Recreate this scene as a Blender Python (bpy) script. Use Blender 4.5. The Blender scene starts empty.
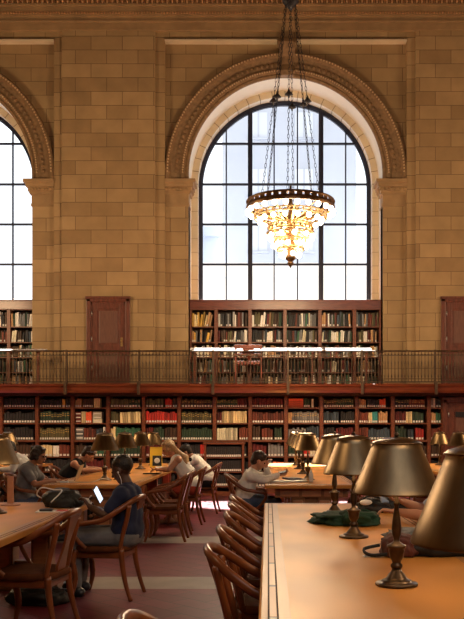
import bpy, bmesh, math, random
from mathutils import Vector, Matrix, noise
random.seed(7)
PI = math.pi
S = bpy.context.scene
COL = S.collection

# ------------------------------------------------------------------ camera, sky, sun, exposure
FOC = 850.0
EYE = 1.43
VPX, VPY = 268.0, 430.0
cam_d = bpy.data.cameras.new('camera')
cam = bpy.data.objects.new('camera', cam_d); COL.objects.link(cam)
cam.location = (0, 0, EYE); cam.rotation_euler = (PI / 2, 0, 0)
cam_d.sensor_fit = 'VERTICAL'; cam_d.sensor_height = 36; cam_d.sensor_width = 27
cam_d.lens = FOC / 619 * 36
cam_d.shift_x = -(VPX - 232) / 619
cam_d.shift_y = (VPY - 309.5) / 619
cam_d.clip_start = 0.05; cam_d.clip_end = 300
cam_d.dof.use_dof = False; cam_d.dof.focus_distance = 9.0; cam_d.dof.aperture_fstop = 7.0
S.camera = cam

wd = bpy.data.worlds.new('sky'); S.world = wd; wd.use_nodes = True
bg = wd.node_tree.nodes['Background']
bg.inputs[0].default_value = (0.93, 0.96, 1.0, 1); bg.inputs[1].default_value = 1.75

def light(name, kind, loc, energy, color, rot=(0, 0, 0), **kw):
    d = bpy.data.lights.new(name, kind); d.energy = energy; d.color = color
    for k, v in kw.items(): setattr(d, k, v)
    o = bpy.data.objects.new(name, d); COL.objects.link(o); o.location = loc; o.rotation_euler = rot
    return o
SUN_EL = 58.5
light('sun', 'SUN', (0, 30, 40), 60, (1.0, 0.93, 0.85), rot=(-math.radians(90 - SUN_EL), 0, math.radians(-1.5)), angle=0.012)
# the other chandeliers of the hall, out of the frame: round warm downlights and uplights where they hang
WARM = (1.0, 0.70, 0.40)
for (lx, ly, lz, e) in ((-7.8, 15.0, 4.9, 620), (8.9, 15.0, 4.9, 620)):
    light('chandelier_glow', 'POINT', (lx, ly, lz), e, WARM, shadow_soft_size=.7)
for (lx, ly, lz, e) in ((-4.6, 3.0, 6.0, 60), (4.6, 3.5, 6.0, 165)):
    light('chandelier_glow', 'AREA', (lx, ly, lz), e, WARM, shape='DISK', size=1.6)
# daylight of the tall windows on the opposite side of the hall, behind the viewer
light('opposite_window_daylight', 'AREA', (2.0, -3.7, 7.0), 170, (.86, .93, 1.0), rot=(math.radians(80), 0, 0), shape='RECTANGLE', size=9, size_y=5)
light('chandelier_glow', 'POINT', (3.0, -2.5, 4.9), 240, WARM, shadow_soft_size=.7)
S.view_settings.view_transform = 'Standard'; S.view_settings.look = 'None'
S.cycles.sample_clamp_indirect = 3.0; S.cycles.caustics_reflective = False; S.cycles.caustics_refractive = False
S.view_settings.gamma = 1; S.view_settings.use_curve_mapping = False
S.view_settings.exposure = 0.0

# ------------------------------------------------------------------ helpers
def PX(px, Y): return (px - VPX) * Y / FOC
def PZ(py, Y): return EYE + (VPY - py) * Y / FOC

def tag(o, label=None, cat=None, group=None, kind=None):
    if label: o['label'] = label
    if cat: o['category'] = cat
    if group: o['group'] = group
    if kind: o['kind'] = kind
    return o

def empty(name, loc=(0, 0, 0), rz=0, label=None, cat=None, group=None):
    o = bpy.data.objects.new(name, None); COL.objects.link(o)
    o.location = loc; o.rotation_euler = (0, 0, rz); o.empty_display_size = .1
    return tag(o, label, cat, group)

def copy_tree(o, parent=None):
    c = o.copy(); COL.objects.link(c); c.parent = parent
    for ch in list(o.children): copy_tree(ch, c)
    return c

class MB:
    """collects shapes; build() links them as one mesh object"""
    def __init__(s): s.v = []; s.f = []; s.m = []; s.sm = []
    def add(s, vs, fs, mi=0, smooth=False):
        b = len(s.v); s.v += [tuple(v) for v in vs]
        for f in fs: s.f.append([b + i for i in f]); s.m.append(mi); s.sm.append(smooth)
    def box(s, x0, x1, y0, y1, z0, z1, mi=0, ch=0.0):
        if x0 > x1: x0, x1 = x1, x0
        if y0 > y1: y0, y1 = y1, y0
        if z0 > z1: z0, z1 = z1, z0
        if ch <= 0:
            vs = [(x, y, z) for z in (z0, z1) for (x, y) in ((x0, y0), (x1, y0), (x1, y1), (x0, y1))]
            s.add(vs, [(3, 2, 1, 0), (4, 5, 6, 7), (0, 1, 5, 4), (1, 2, 6, 5), (2, 3, 7, 6), (3, 0, 4, 7)], mi)
        else:
            c = min(ch, (x1 - x0) * .45, (y1 - y0) * .45, (z1 - z0) * .45)
            bm = bmesh.new(); bmesh.ops.create_cube(bm, size=1)
            for v in bm.verts:
                v.co = Vector(((x0 + x1) / 2 + v.co.x * (x1 - x0), (y0 + y1) / 2 + v.co.y * (y1 - y0), (z0 + z1) / 2 + v.co.z * (z1 - z0)))
            bmesh.ops.bevel(bm, geom=bm.edges[:], offset=c, segments=2, affect='EDGES', profile=.6)
            s.bm(bm, mi)
    def bm(s, bm, mi=0, smooth=False):
        bm.verts.index_update()
        s.add([v.co.copy() for v in bm.verts], [[v.index for v in f.verts] for f in bm.faces], mi, smooth); bm.free()
    def hexa(s, bot, top, mi=0):
        vs = list(bot) + list(top)
        s.add(vs, [(3, 2, 1, 0), (4, 5, 6, 7), (0, 1, 5, 4), (1, 2, 6, 5), (2, 3, 7, 6), (3, 0, 4, 7)], mi)
    def lathe(s, prof, c=(0, 0, 0), n=24, mi=0, smooth=True, cap=True):
        cx, cy, cz = c; vs = []; fs = []
        for (r, z) in prof:
            for k in range(n):
                a = 2 * PI * k / n; vs.append((cx + r * math.cos(a), cy + r * math.sin(a), cz + z))
        for i in range(len(prof) - 1):
            for k in range(n):
                a = i * n + k; b = i * n + (k + 1) % n
                fs.append((a, b, b + n, a + n))
        if cap:
            if prof[0][0] > 1e-5: fs.append(tuple(range(n))[::-1])
            if prof[-1][0] > 1e-5: fs.append(tuple(range((len(prof) - 1) * n, len(prof) * n)))
        s.add(vs, fs, mi, smooth)
    def tube(s, pts, rad, n=8, mi=0, sx=1.0, up=Vector((0, 0, 1)), closed=False):
        """swept tube; rad scalar or list; sx squashes along the 'up'-perpendicular axis"""
        P = [Vector(p) for p in pts]; N = len(P); vs = []; fs = []
        R = rad if isinstance(rad, (list, tuple)) else [rad] * N
        for i, p in enumerate(P):
            if closed: t = P[(i + 1) % N] - P[i - 1]
            else: t = P[min(i + 1, N - 1)] - P[max(i - 1, 0)]
            if t.length < 1e-9: t = Vector((0, 0, 1))
            t.normalize(); u = up - t * up.dot(t)
            if u.length < 1e-3: u = Vector((1, 0, 0)) - t * t.x
            u.normalize(); w = t.cross(u)
            for k in range(n):
                a = 2 * PI * k / n + PI / n
                vs.append(p + u * (R[i] * math.cos(a)) + w * (R[i] * sx * math.sin(a)))
        last = N if closed else N - 1
        for i in range(last):
            for k in range(n):
                a = i * n + k; b = i * n + (k + 1) % n; j = ((i + 1) % N) * n
                fs.append((a, b, j + (k + 1) % n, j + k))
        if not closed: fs.append(tuple(range(n))[::-1]); fs.append(tuple(range((N - 1) * n, N * n)))
        s.add(vs, fs, mi, n > 5)
    def ball(s, c, r, sc=(1, 1, 1), mi=0, u=12, v=8, rot=None):
        bm = bmesh.new(); bmesh.ops.create_uvsphere(bm, u_segments=u, v_segments=v, radius=r)
        for q in bm.verts:
            p = Vector((q.co.x * sc[0], q.co.y * sc[1], q.co.z * sc[2]))
            if rot is not None: p = rot @ p
            q.co = p + Vector(c)
        s.bm(bm, mi, True)
    def cap(s, a, b, ra, rb, mi=0, n=10):
        """tapered capsule"""
        a = Vector(a); b = Vector(b); d = b - a; L = d.length
        if L < 1e-6: return s.ball(a, ra, mi=mi)
        d.normalize(); pts = []; rs = []
        for k in range(5):
            t = PI / 2 * k / 4; pts.append(a - d * (ra * math.cos(t) * .999)); rs.append(max(ra * math.sin(t), 1e-4))
        for k in range(5):
            t = PI / 2 * k / 4; pts.append(b + d * (rb * math.sin(t) * .999)); rs.append(max(rb * math.cos(t), 1e-4))
        up = Vector((0, 0, 1)) if abs(d.z) < .9 else Vector((1, 0, 0))
        s.tube(pts, rs, n=n, mi=mi, up=up)
    def extrude_x(s, prof, x0, x1, mi=0):
        """prof: closed list of (y, z)"""
        n = len(prof)
        vs = [(x0, y, z) for y, z in prof] + [(x1, y, z) for y, z in prof]
        fs = [(i, (i + 1) % n, n + (i + 1) % n, n + i) for i in range(n)] + [tuple(range(n))[::-1], tuple(range(n, 2 * n))]
        s.add(vs, fs, mi)
    def build(s, name, mats, parent=None, loc=None, fix=True):
        me = bpy.data.meshes.new(name); me.from_pydata(s.v, [], s.f)
        if not isinstance(mats, (list, tuple)): mats = [mats]
        for m in mats: me.materials.append(m)
        me.polygons.foreach_set('material_index', s.m); me.polygons.foreach_set('use_smooth', s.sm)
        me.update()
        if fix:
            bm = bmesh.new(); bm.from_mesh(me); bmesh.ops.recalc_face_normals(bm, faces=bm.faces[:]); bm.to_mesh(me); bm.free()
        o = bpy.data.objects.new(name, me); COL.objects.link(o)
        if parent: o.parent = parent
        if loc: o.location = loc
        return o

def spline(pts, n=6):
    P = [Vector(p) for p in pts]; out = []
    for i in range(len(P) - 1):
        a = P[max(i - 1, 0)]; b = P[i]; c = P[i + 1]; d = P[min(i + 2, len(P) - 1)]
        for k in range(n):
            t = k / n
            out.append(.5 * ((2 * b) + (c - a) * t + (2 * a - 5 * b + 4 * c - d) * t * t + (3 * b - a - 3 * c + d) * t ** 3))
    out.append(P[-1]); return out

# ------------------------------------------------------------------ materials
def mat(name, col, rough=.5, metal=0.0, var=0.0, scale=8.0, bump=0.0, stretch=None, emit=0, spec=.5, coat=0, detail=4):
    m = bpy.data.materials.new(name); m.use_nodes = True
    nt = m.node_tree; N = nt.nodes; L = nt.links; b = N['Principled BSDF']
    b.inputs['Base Color'].default_value = (*col, 1); b.inputs['Roughness'].default_value = rough
    b.inputs['Metallic'].default_value = metal; b.inputs['Specular IOR Level'].default_value = spec
    if coat: b.inputs['Coat Weight'].default_value = coat; b.inputs['Coat Roughness'].default_value = .15
    if emit:
        b.inputs['Emission Color'].default_value = (*col, 1); b.inputs['Emission Strength'].default_value = emit
    if var or bump:
        tc = N.new('ShaderNodeTexCoord'); mp = N.new('ShaderNodeMapping'); nz = N.new('ShaderNodeTexNoise')
        L.new(tc.outputs['Object'], mp.inputs[0]); L.new(mp.outputs[0], nz.inputs['Vector'])
        if stretch: mp.inputs['Scale'].default_value = stretch
        nz.inputs['Scale'].default_value = scale; nz.inputs['Detail'].default_value = detail
        if var:
            cr = N.new('ShaderNodeValToRGB'); e = cr.color_ramp.elements
            e[0].position = .3; e[1].position = .7
            e[0].color = (*[max(0, c * (1 - var)) for c in col], 1); e[1].color = (*[min(1, c * (1 + var)) for c in col], 1)
            L.new(nz.outputs['Fac'], cr.inputs[0]); L.new(cr.outputs[0], b.inputs['Base Color'])
        if bump:
            bp = N.new('ShaderNodeBump'); bp.inputs['Strength'].default_value = bump; bp.inputs['Distance'].default_value = .01
            L.new(nz.outputs['Fac'], bp.inputs['Height']); L.new(bp.outputs[0], b.inputs['Normal'])
    return m

def brick_mat(name, c1, c2, mortar, bw, rh, msize, rough=.75, zoff=0.0, plane='XZ', rot=0.0, offset=.5, var=.25, coat=0, bias=0.0, spec=.5):
    m = bpy.data.materials.new(name); m.use_nodes = True
    nt = m.node_tree; N = nt.nodes; L = nt.links; b = N['Principled BSDF']
    tc = N.new('ShaderNodeTexCoord'); sp = N.new('ShaderNodeSeparateXYZ'); cb = N.new('ShaderNodeCombineXYZ')
    L.new(tc.outputs['Object'], sp.inputs[0])
    if plane == 'XZ': L.new(sp.outputs[0], cb.inputs[0]); L.new(sp.outputs[2], cb.inputs[1])
    elif plane == 'YX': L.new(sp.outputs[1], cb.inputs[0]); L.new(sp.outputs[0], cb.inputs[1])
    else: L.new(sp.outputs[0], cb.inputs[0]); L.new(sp.outputs[1], cb.inputs[1])
    mp = N.new('ShaderNodeMapping'); mp.inputs['Location'].default_value = (0.11, zoff, 0); mp.inputs['Rotation'].default_value = (0, 0, rot)
    L.new(cb.outputs[0], mp.inputs[0])
    br = N.new('ShaderNodeTexBrick'); L.new(mp.outputs[0], br.inputs['Vector'])
    br.inputs['Color1'].default_value = (*c1, 1); br.inputs['Color2'].default_value = (*c2, 1); br.inputs['Mortar'].default_value = (*mortar, 1)
    br.inputs['Scale'].default_value = 1; br.inputs['Mortar Size'].default_value = msize; br.inputs['Mortar Smooth'].default_value = .2
    br.inputs['Brick Width'].default_value = bw; br.inputs['Row Height'].default_value = rh; br.offset = offset; br.inputs['Bias'].default_value = bias
    nz = N.new('ShaderNodeTexNoise'); L.new(tc.outputs['Object'], nz.inputs['Vector']); nz.inputs['Scale'].default_value = 2.2; nz.inputs['Detail'].default_value = 6
    hs = N.new('ShaderNodeMixRGB'); hs.blend_type = 'MULTIPLY'; hs.inputs[0].default_value = 1
    cr = N.new('ShaderNodeValToRGB'); e = cr.color_ramp.elements
    e[0].position = .3; e[1].position = .7; e[0].color = (1 - var, 1 - var, 1 - var, 1); e[1].color = (1, 1, 1, 1)
    L.new(nz.outputs['Fac'], cr.inputs[0]); L.new(br.outputs['Color'], hs.inputs[1]); L.new(cr.outputs[0], hs.inputs[2])
    L.new(hs.outputs[0], b.inputs['Base Color']); b.inputs['Roughness'].default_value = rough
    bp = N.new('ShaderNodeBump'); bp.inputs['Strength'].default_value = .35; bp.inputs['Distance'].default_value = .01; bp.invert = True
    L.new(br.outputs['Fac'], bp.inputs['Height']); L.new(bp.outputs[0], b.inputs['Normal'])
    if coat: b.inputs['Coat Weight'].default_value = coat; b.inputs['Coat Roughness'].default_value = .2
    b.inputs['Specular IOR Level'].default_value = spec
    return m

M = {}
M['stone'] = brick_mat('stone_blocks', (.46, .315, .155), (.33, .215, .10), (.15, .09, .045), .72, .3185, .006, zoff=.02, var=.22)
M['stone_plain'] = mat('stone_plain', (.33, .215, .105), .75, var=.18, scale=3, bump=.15)
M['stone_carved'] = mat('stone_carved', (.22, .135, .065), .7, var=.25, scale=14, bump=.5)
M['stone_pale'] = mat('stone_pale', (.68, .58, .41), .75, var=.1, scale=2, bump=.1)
M['soffit'] = mat('soffit_stone_daylit', (.82, .78, .66), .6, var=.06, scale=2)  # arch soffits and reveals: daylight on the stone put into the colour
M['stone_bead'] = mat('stone_bead', (.52, .36, .20), .6)
M['stone_seam'] = mat('stone_seam', (.28, .2, .12), .8)
M['floor_tile'] = brick_mat('floor_tile', (.22, .030, .050), (.15, .022, .036), (.06, .02, .024), .42, .21, .006, rough=.42, plane='XY', rot=PI / 4, var=.25)
M['floor_stone'] = mat('floor_stone', (.32, .29, .26), .45, var=.12, scale=4)
M['plaster'] = mat('plaster', (.30, .20, .11), .8, var=.15, scale=2)
M['red_wood'] = mat('red_wood', (.20, .050, .020), .36, var=.35, scale=5, stretch=(1, 1, 6), coat=.2)
M['red_wood_h'] = mat('red_wood_grain_across', (.15, .034, .013), .34, var=.3, scale=5, stretch=(1, 5, 8), coat=.2)
M['case_wood'] = mat('case_wood', (.19, .055, .022), .42, var=.3, scale=6, stretch=(2, 2, 5))
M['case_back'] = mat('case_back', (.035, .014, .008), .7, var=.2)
M['door_wood'] = mat('door_wood', (.13, .038, .022), .4, var=.3, scale=6, stretch=(4, 4, 1))
M['door_panel'] = mat('door_panel', (.15, .068, .048), .4, var=.2, scale=6, stretch=(6, 6, 1))
M['chair_wood'] = mat('chair_wood', (.19, .052, .014), .30, var=.2, scale=5, stretch=(2, 2, 1), coat=.2, detail=1)
M['chair_seat'] = mat('chair_seat', (.11, .034, .012), .8, spec=.1, var=.3, scale=9)
M['table_wood'] = mat('table_wood', (.56, .25, .062), .34, var=.25, scale=1.5, stretch=(1.6, .8, 1), spec=.10, detail=1)
M['table_border'] = mat('table_border', (.44, .22, .09), .34, var=.08, scale=2, spec=.2, detail=1)
M['table_inlay'] = brick_mat('table_inlay', (.36, .12, .03), (.58, .34, .17), (.06, .025, .012), .62, .9, .022, rough=.32, plane='YX', offset=0, var=.1, spec=.15)
M['table_line'] = mat('table_line', (.05, .02, .01), .6, spec=.05)
M['apron_wood'] = mat('apron_wood', (.21, .085, .03), .38, var=.3, scale=5, stretch=(1, 1, 5))
M['apron_panel'] = mat('apron_panel', (.36, .15, .06), .4, var=.25, scale=5, stretch=(1, 1, 5))
M['brass'] = mat('brass', (.235, .160, .085), .28, 1.0, var=.16, scale=5, stretch=(4, 4, .8))
M['brass_inner'] = mat('brass_inner', (.75, .66, .45), .6)
M['bronze'] = mat('bronze', (.085, .055, .035), .33, .85, var=.3, scale=20)
M['rail_bronze'] = mat('rail_bronze', (.10, .065, .04), .4, .6, var=.3, scale=10)
M['iron'] = mat('iron', (.018, .017, .022), .5, .3)
M['window_iron'] = mat('window_iron', (.016, .019, .042), .5, .2)
M['gilt'] = mat('gilt', (.58, .38, .16), .32, .9, var=.25, scale=25)
M['dark_gilt'] = mat('dark_gilt', (.18, .10, .045), .4, .8, var=.4, scale=25)
M['bulb'] = mat('bulb', (1.0, .88, .70), .3, emit=6)
M['lamp_bulb'] = mat('lamp_bulb', (1.0, .75, .45), .4, emit=2)
M['skin_dark'] = mat('skin_dark', (.075, .030, .017), .45, var=.1)
M['skin_light'] = mat('skin_light', (.52, .25, .15), .5, var=.06)
M['skin_tan'] = mat('skin_tan', (.36, .16, .085), .5, var=.06)
M['hair_dark'] = mat('hair_dark', (.014, .009, .007), .5, var=.4, scale=60, bump=.6)
M['hair_brown'] = mat('hair_brown', (.035, .016, .010), .45, var=.4, scale=60, bump=.6)
M['hair_blond'] = mat('hair_blond', (.50, .33, .17), .45, var=.35, scale=60, bump=.6)
M['eye'] = mat('eye', (.03, .02, .02), .2)
M['lip'] = mat('lip', (.30, .09, .07), .5)
M['navy'] = mat('navy_cloth', (.012, .018, .055), .85, var=.25, scale=12, bump=.3)
M['white_cloth'] = mat('white_cloth', (.86, .85, .82), .85, var=.06, scale=12, bump=.3)
M['sweater'] = mat('sweater', (.82, .80, .76), .9, var=.08, scale=30, bump=.4)
M['grey_cloth'] = mat('grey_cloth', (.16, .16, .17), .9, var=.2, scale=12, bump=.3)
M['pale_cloth'] = mat('pale_cloth', (.62, .62, .62), .9, var=.12, scale=14, bump=.4)
M['black_cloth'] = mat('black_cloth', (.012, .012, .015), .85, var=.3, scale=12, bump=.4)
M['blue_cloth'] = mat('blue_cloth', (.40, .47, .60), .85, var=.1, scale=12, bump=.3)
M['red_cloth'] = mat('red_cloth', (.42, .06, .03), .85, var=.15, scale=12, bump=.3)
M['denim'] = mat('denim', (.07, .10, .17), .9, var=.2, scale=20, bump=.3)
M['green_cloth'] = mat('green_cloth', (.004, .036, .018), .8, var=.4, scale=10, bump=.6)
M['chair_red'] = mat('chair_red', (.24, .055, .03), .4, var=.2, scale=6)
M['bag_red'] = mat('bag_red', (.09, .022, .016), .7, var=.3, scale=10, bump=.5)
M['bag_black'] = mat('bag_black', (.006, .006, .006), .6, var=.4, scale=10, bump=.5)
M['paper'] = mat('paper', (.75, .74, .72), .8)
M['white_plastic'] = mat('white_plastic', (.7, .7, .7), .4)
M['black_plastic'] = mat('black_plastic', (.015, .015, .018), .35)
M['screen'] = mat('lit_screen', (.75, .85, 1.0), .3, emit=1.3)
M['laptop'] = mat('laptop', (.75, .60, .40), .4, .3)
M['yellow'] = mat('yellow_card', (.85, .55, .03), .6)
M['steel'] = mat('steel', (.5, .48, .45), .35, .9)
M['pink_wood'] = mat('pink_wood', (.42, .20, .13), .45, var=.12, scale=10)
M['red_plastic'] = mat('red_plastic', (.6, .04, .03), .4)
M['facade'] = mat('facade', (.39, .43, .51), .9, var=.06, scale=.3)
M['facade_white'] = mat('facade_white', (.9, .9, .9), .9)
M['facade_glass'] = mat('facade_glass', (.50, .55, .62), .4)
M['desk_top'] = mat('desk_top', (.60, .58, .60), .4)

def spun(m):
    nt = m.node_tree; t = nt.nodes.new('ShaderNodeTangent'); t.direction_type = 'RADIAL'; t.axis = 'Z'
    b = nt.nodes['Principled BSDF']; nt.links.new(t.outputs[0], b.inputs['Tangent']); b.inputs['Anisotropic'].default_value = .9
spun(M['brass'])
def glass_mat():
    m = bpy.data.materials.new('window_glass'); m.use_nodes = True
    nt = m.node_tree; N = nt.nodes; L = nt.links; N.remove(N['Principled BSDF']); out = N['Material Output']
    t = N.new('ShaderNodeBsdfTransparent'); t.inputs[0].default_value = (.96, .98, 1, 1)
    g = N.new('ShaderNodeBsdfGlossy'); g.inputs['Roughness'].default_value = .02
    fr = N.new('ShaderNodeFresnel'); fr.inputs[0].default_value = 1.3; mx = N.new('ShaderNodeMixShader')
    L.new(fr.outputs[0], mx.inputs[0]); L.new(t.outputs[0], mx.inputs[1]); L.new(g.outputs[0], mx.inputs[2]); L.new(mx.outputs[0], out.inputs[0])
    return m
M['glass'] = glass_mat()

# ------------------------------------------------------------------ the room shell
WY = 19.77          # plane of the recessed arch panels
PY = 19.62          # plane of the broad piers
XC = .41; PITCH = 8.14
BAYS = [XC - PITCH, XC, XC + PITCH]
R1, R2, RO = 2.256, 2.10, 2.79
ZC = 7.36
Y2 = 20.50; Y3 = 21.0
X0, X1, YF = -12.4, 12.9, -4.0
ZT = 15.8
def structure(o): o['kind'] = 'structure'; return o

f = MB()
ys = [YF, 7.65, 8.28, 10.74, 11.42, 21.0]
for i in range(5):
    f.add([(X0, ys[i], 0), (X1, ys[i], 0), (X1, ys[i + 1], 0), (X0, ys[i + 1], 0)], [(0, 1, 2, 3)], i % 2)
structure(f.build('floor', [M['floor_tile'], M['floor_stone']]))
c = MB(); c.box(X0, X1, YF, 21.0, ZT, ZT + .2); structure(c.build('ceiling', M['plaster']))
for nm, bx in (('wall_left', (X0 - .3, X0, YF, 21)), ('wall_right', (X1, X1 + .3, YF, 21)), ('wall_front', (X0, X1, YF - .3, YF))):
    w = MB(); w.box(*bx, 0, ZT); structure(w.build(nm, M['stone']))

# back wall with the arched openings
w = MB()
NA = 40
for c0 in BAYS:
    # spandrel above the arch, out to the recess rectangle
    zt = 10.42
    arc = [(c0 + R1 * math.cos(PI * k / NA), ZC + R1 * math.sin(PI * k / NA)) for k in range(NA + 1)]
    outer = []
    for k in range(NA + 1):
        a = PI * k / NA; dx, dz = math.cos(a), math.sin(a)
        t = min(RO / abs(dx) if abs(dx) > 1e-6 else 1e9, (zt - ZC) / dz if dz > 1e-6 else 1e9)
        outer.append((c0 + dx * t, ZC + dz * t))
    for k in range(NA):
        w.add([(arc[k][0], WY, arc[k][1]), (outer[k][0], WY, outer[k][1]), (outer[k + 1][0], WY, outer[k + 1][1]), (arc[k + 1][0], WY, arc[k + 1][1])], [(0, 1, 2, 3)], 0)
        if abs(outer[k][0] - outer[k + 1][0]) > 1e-4 and abs(outer[k][1] - outer[k + 1][1]) > 1e-4:
            cx = outer[k + 1][0] if abs(abs(outer[k + 1][0] - c0) - RO) < 1e-3 else outer[k][0]
            w.add([(outer[k][0], WY, outer[k][1]), (cx, WY, zt), (outer[k + 1][0], WY, outer[k + 1][1])], [(0, 1, 2)], 0)
        # first soffit, reveal to Y2
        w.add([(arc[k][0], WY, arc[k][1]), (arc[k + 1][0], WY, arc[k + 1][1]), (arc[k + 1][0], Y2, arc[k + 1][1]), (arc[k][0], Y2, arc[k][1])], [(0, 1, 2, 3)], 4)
    for s in (-1, 1):
        xa, xb = c0 + s * R1, c0 + s * RO
        w.add([(xa, WY, 2.44), (xb, WY, 2.44), (xb, WY, ZC), (xa, WY, ZC)], [(0, 1, 2, 3)], 0)
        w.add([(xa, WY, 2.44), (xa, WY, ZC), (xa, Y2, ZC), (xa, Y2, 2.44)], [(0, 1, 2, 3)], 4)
    # inner order: face at Y2 from R1 to R2 cut into voussoirs, soffit to Y3
    NV = 22; r1b = R1 + .02
    for k in range(NV):
        a0 = PI * k / NV; a1 = PI * (k + 1) / NV; g = .0035
        for q in range(3):
            b0 = a0 + g + (a1 - a0 - 2 * g) * q / 3; b1 = a0 + g + (a1 - a0 - 2 * g) * (q + 1) / 3
            P = lambda r, a, y: (c0 + r * math.cos(a), y, ZC + r * math.sin(a))
            w.add([P(R2, b0, Y2), P(r1b, b0, Y2), P(r1b, b1, Y2), P(R2, b1, Y2)], [(0, 1, 2, 3)], 1)
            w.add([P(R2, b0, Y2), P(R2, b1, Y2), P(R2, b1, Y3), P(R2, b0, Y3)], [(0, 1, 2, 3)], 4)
        for e in (a0, a1):
            w.add([P(R2, e - g, Y2 + .004), P(r1b, e - g, Y2 + .004), P(r1b, e + g, Y2 + .004), P(R2, e + g, Y2 + .004)], [(0, 1, 2, 3)], 2)
            w.add([P(R2 + .004, e - g, Y2), P(R2 + .004, e + g, Y2), P(R2 + .004, e + g, Y3), P(R2 + .004, e - g, Y3)], [(0, 1, 2, 3)], 2)
    nrow = 15; hz = (ZC - 2.44) / nrow
    for s in (-1, 1):
        xa, xb = c0 + s * R2, c0 + s * r1b
        for k in range(nrow):
            z0, z1 = 2.44 + k * hz, 2.44 + (k + 1) * hz - .008
            w.add([(xa, Y2, z0), (xb, Y2, z0), (xb, Y2, z1), (xa, Y2, z1)], [(0, 1, 2, 3)], 1)
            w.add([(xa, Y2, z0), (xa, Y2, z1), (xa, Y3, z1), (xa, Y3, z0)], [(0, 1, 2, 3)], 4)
            w.add([(xa, Y2 + .004, z1), (xb, Y2 + .004, z1), (xb, Y2 + .004, z1 + .008), (xa, Y2 + .004, z1 + .008)], [(0, 1, 2, 3)], 2)
            w.add([(xa + s * .004, Y2, z1), (xa + s * .004, Y3, z1), (xa + s * .004, Y3, z1 + .008), (xa + s * .004, Y2, z1 + .008)], [(0, 1, 2, 3)], 2)
    # window wall below the glass (dado behind the gallery bookcase)
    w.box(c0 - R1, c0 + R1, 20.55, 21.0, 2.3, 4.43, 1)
    # ledge over the arch recess
    w.box(c0 - RO, c0 + RO, PY + .02, WY + .2, 10.42, 11.0, 0)
    w.box(c0 - RO, c0 + RO, PY - .05, WY, 10.395, 10.43, 1)
# solid masses hiding the outside above and around the openings
edges = [X0] + sum([[b - RO, b + RO] for b in BAYS], []) + [X1]
for i in range(0, len(edges), 2):
    a, b = edges[i], edges[i + 1]
    if b - a < .05: continue
    w.box(a, b, PY, 21.0, 2.44, 10.75, 0)
    w.box(a + .20, b - .22, PY - .07, PY + .05, 2.44, 10.62, 0)
w.box(X0, X1, PY, 21.0, 10.75, ZT, 0)
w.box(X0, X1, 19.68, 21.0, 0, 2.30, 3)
for c0 in BAYS:   # thickness of the wall around each arch, seen only from outside
    NB = 24
    for k in range(NB):
        a0, a1 = PI * k / NB, PI * (k + 1) / NB
        Q = lambda r, a, y: (c0 + r * math.cos(a), y, ZC + r * math.sin(a))
        w.add([Q(R2, a0, Y3), Q(4.2, a0, Y3), Q(4.2, a1, Y3), Q(R2, a1, Y3)], [(0, 1, 2, 3)], 0)
    for s in (-1, 1): w.add([(c0 + s * R2, Y3, 0), (c0 + s * 4.2, Y3, 0), (c0 + s * 4.2, Y3, ZC), (c0 + s * R2, Y3, ZC)], [(0, 1, 2, 3)], 0)
structure(w.build('wall_back', [M['stone'], M['stone_pale'], M['stone_seam'], M['case_back'], M['soffit']], fix=False))

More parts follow.
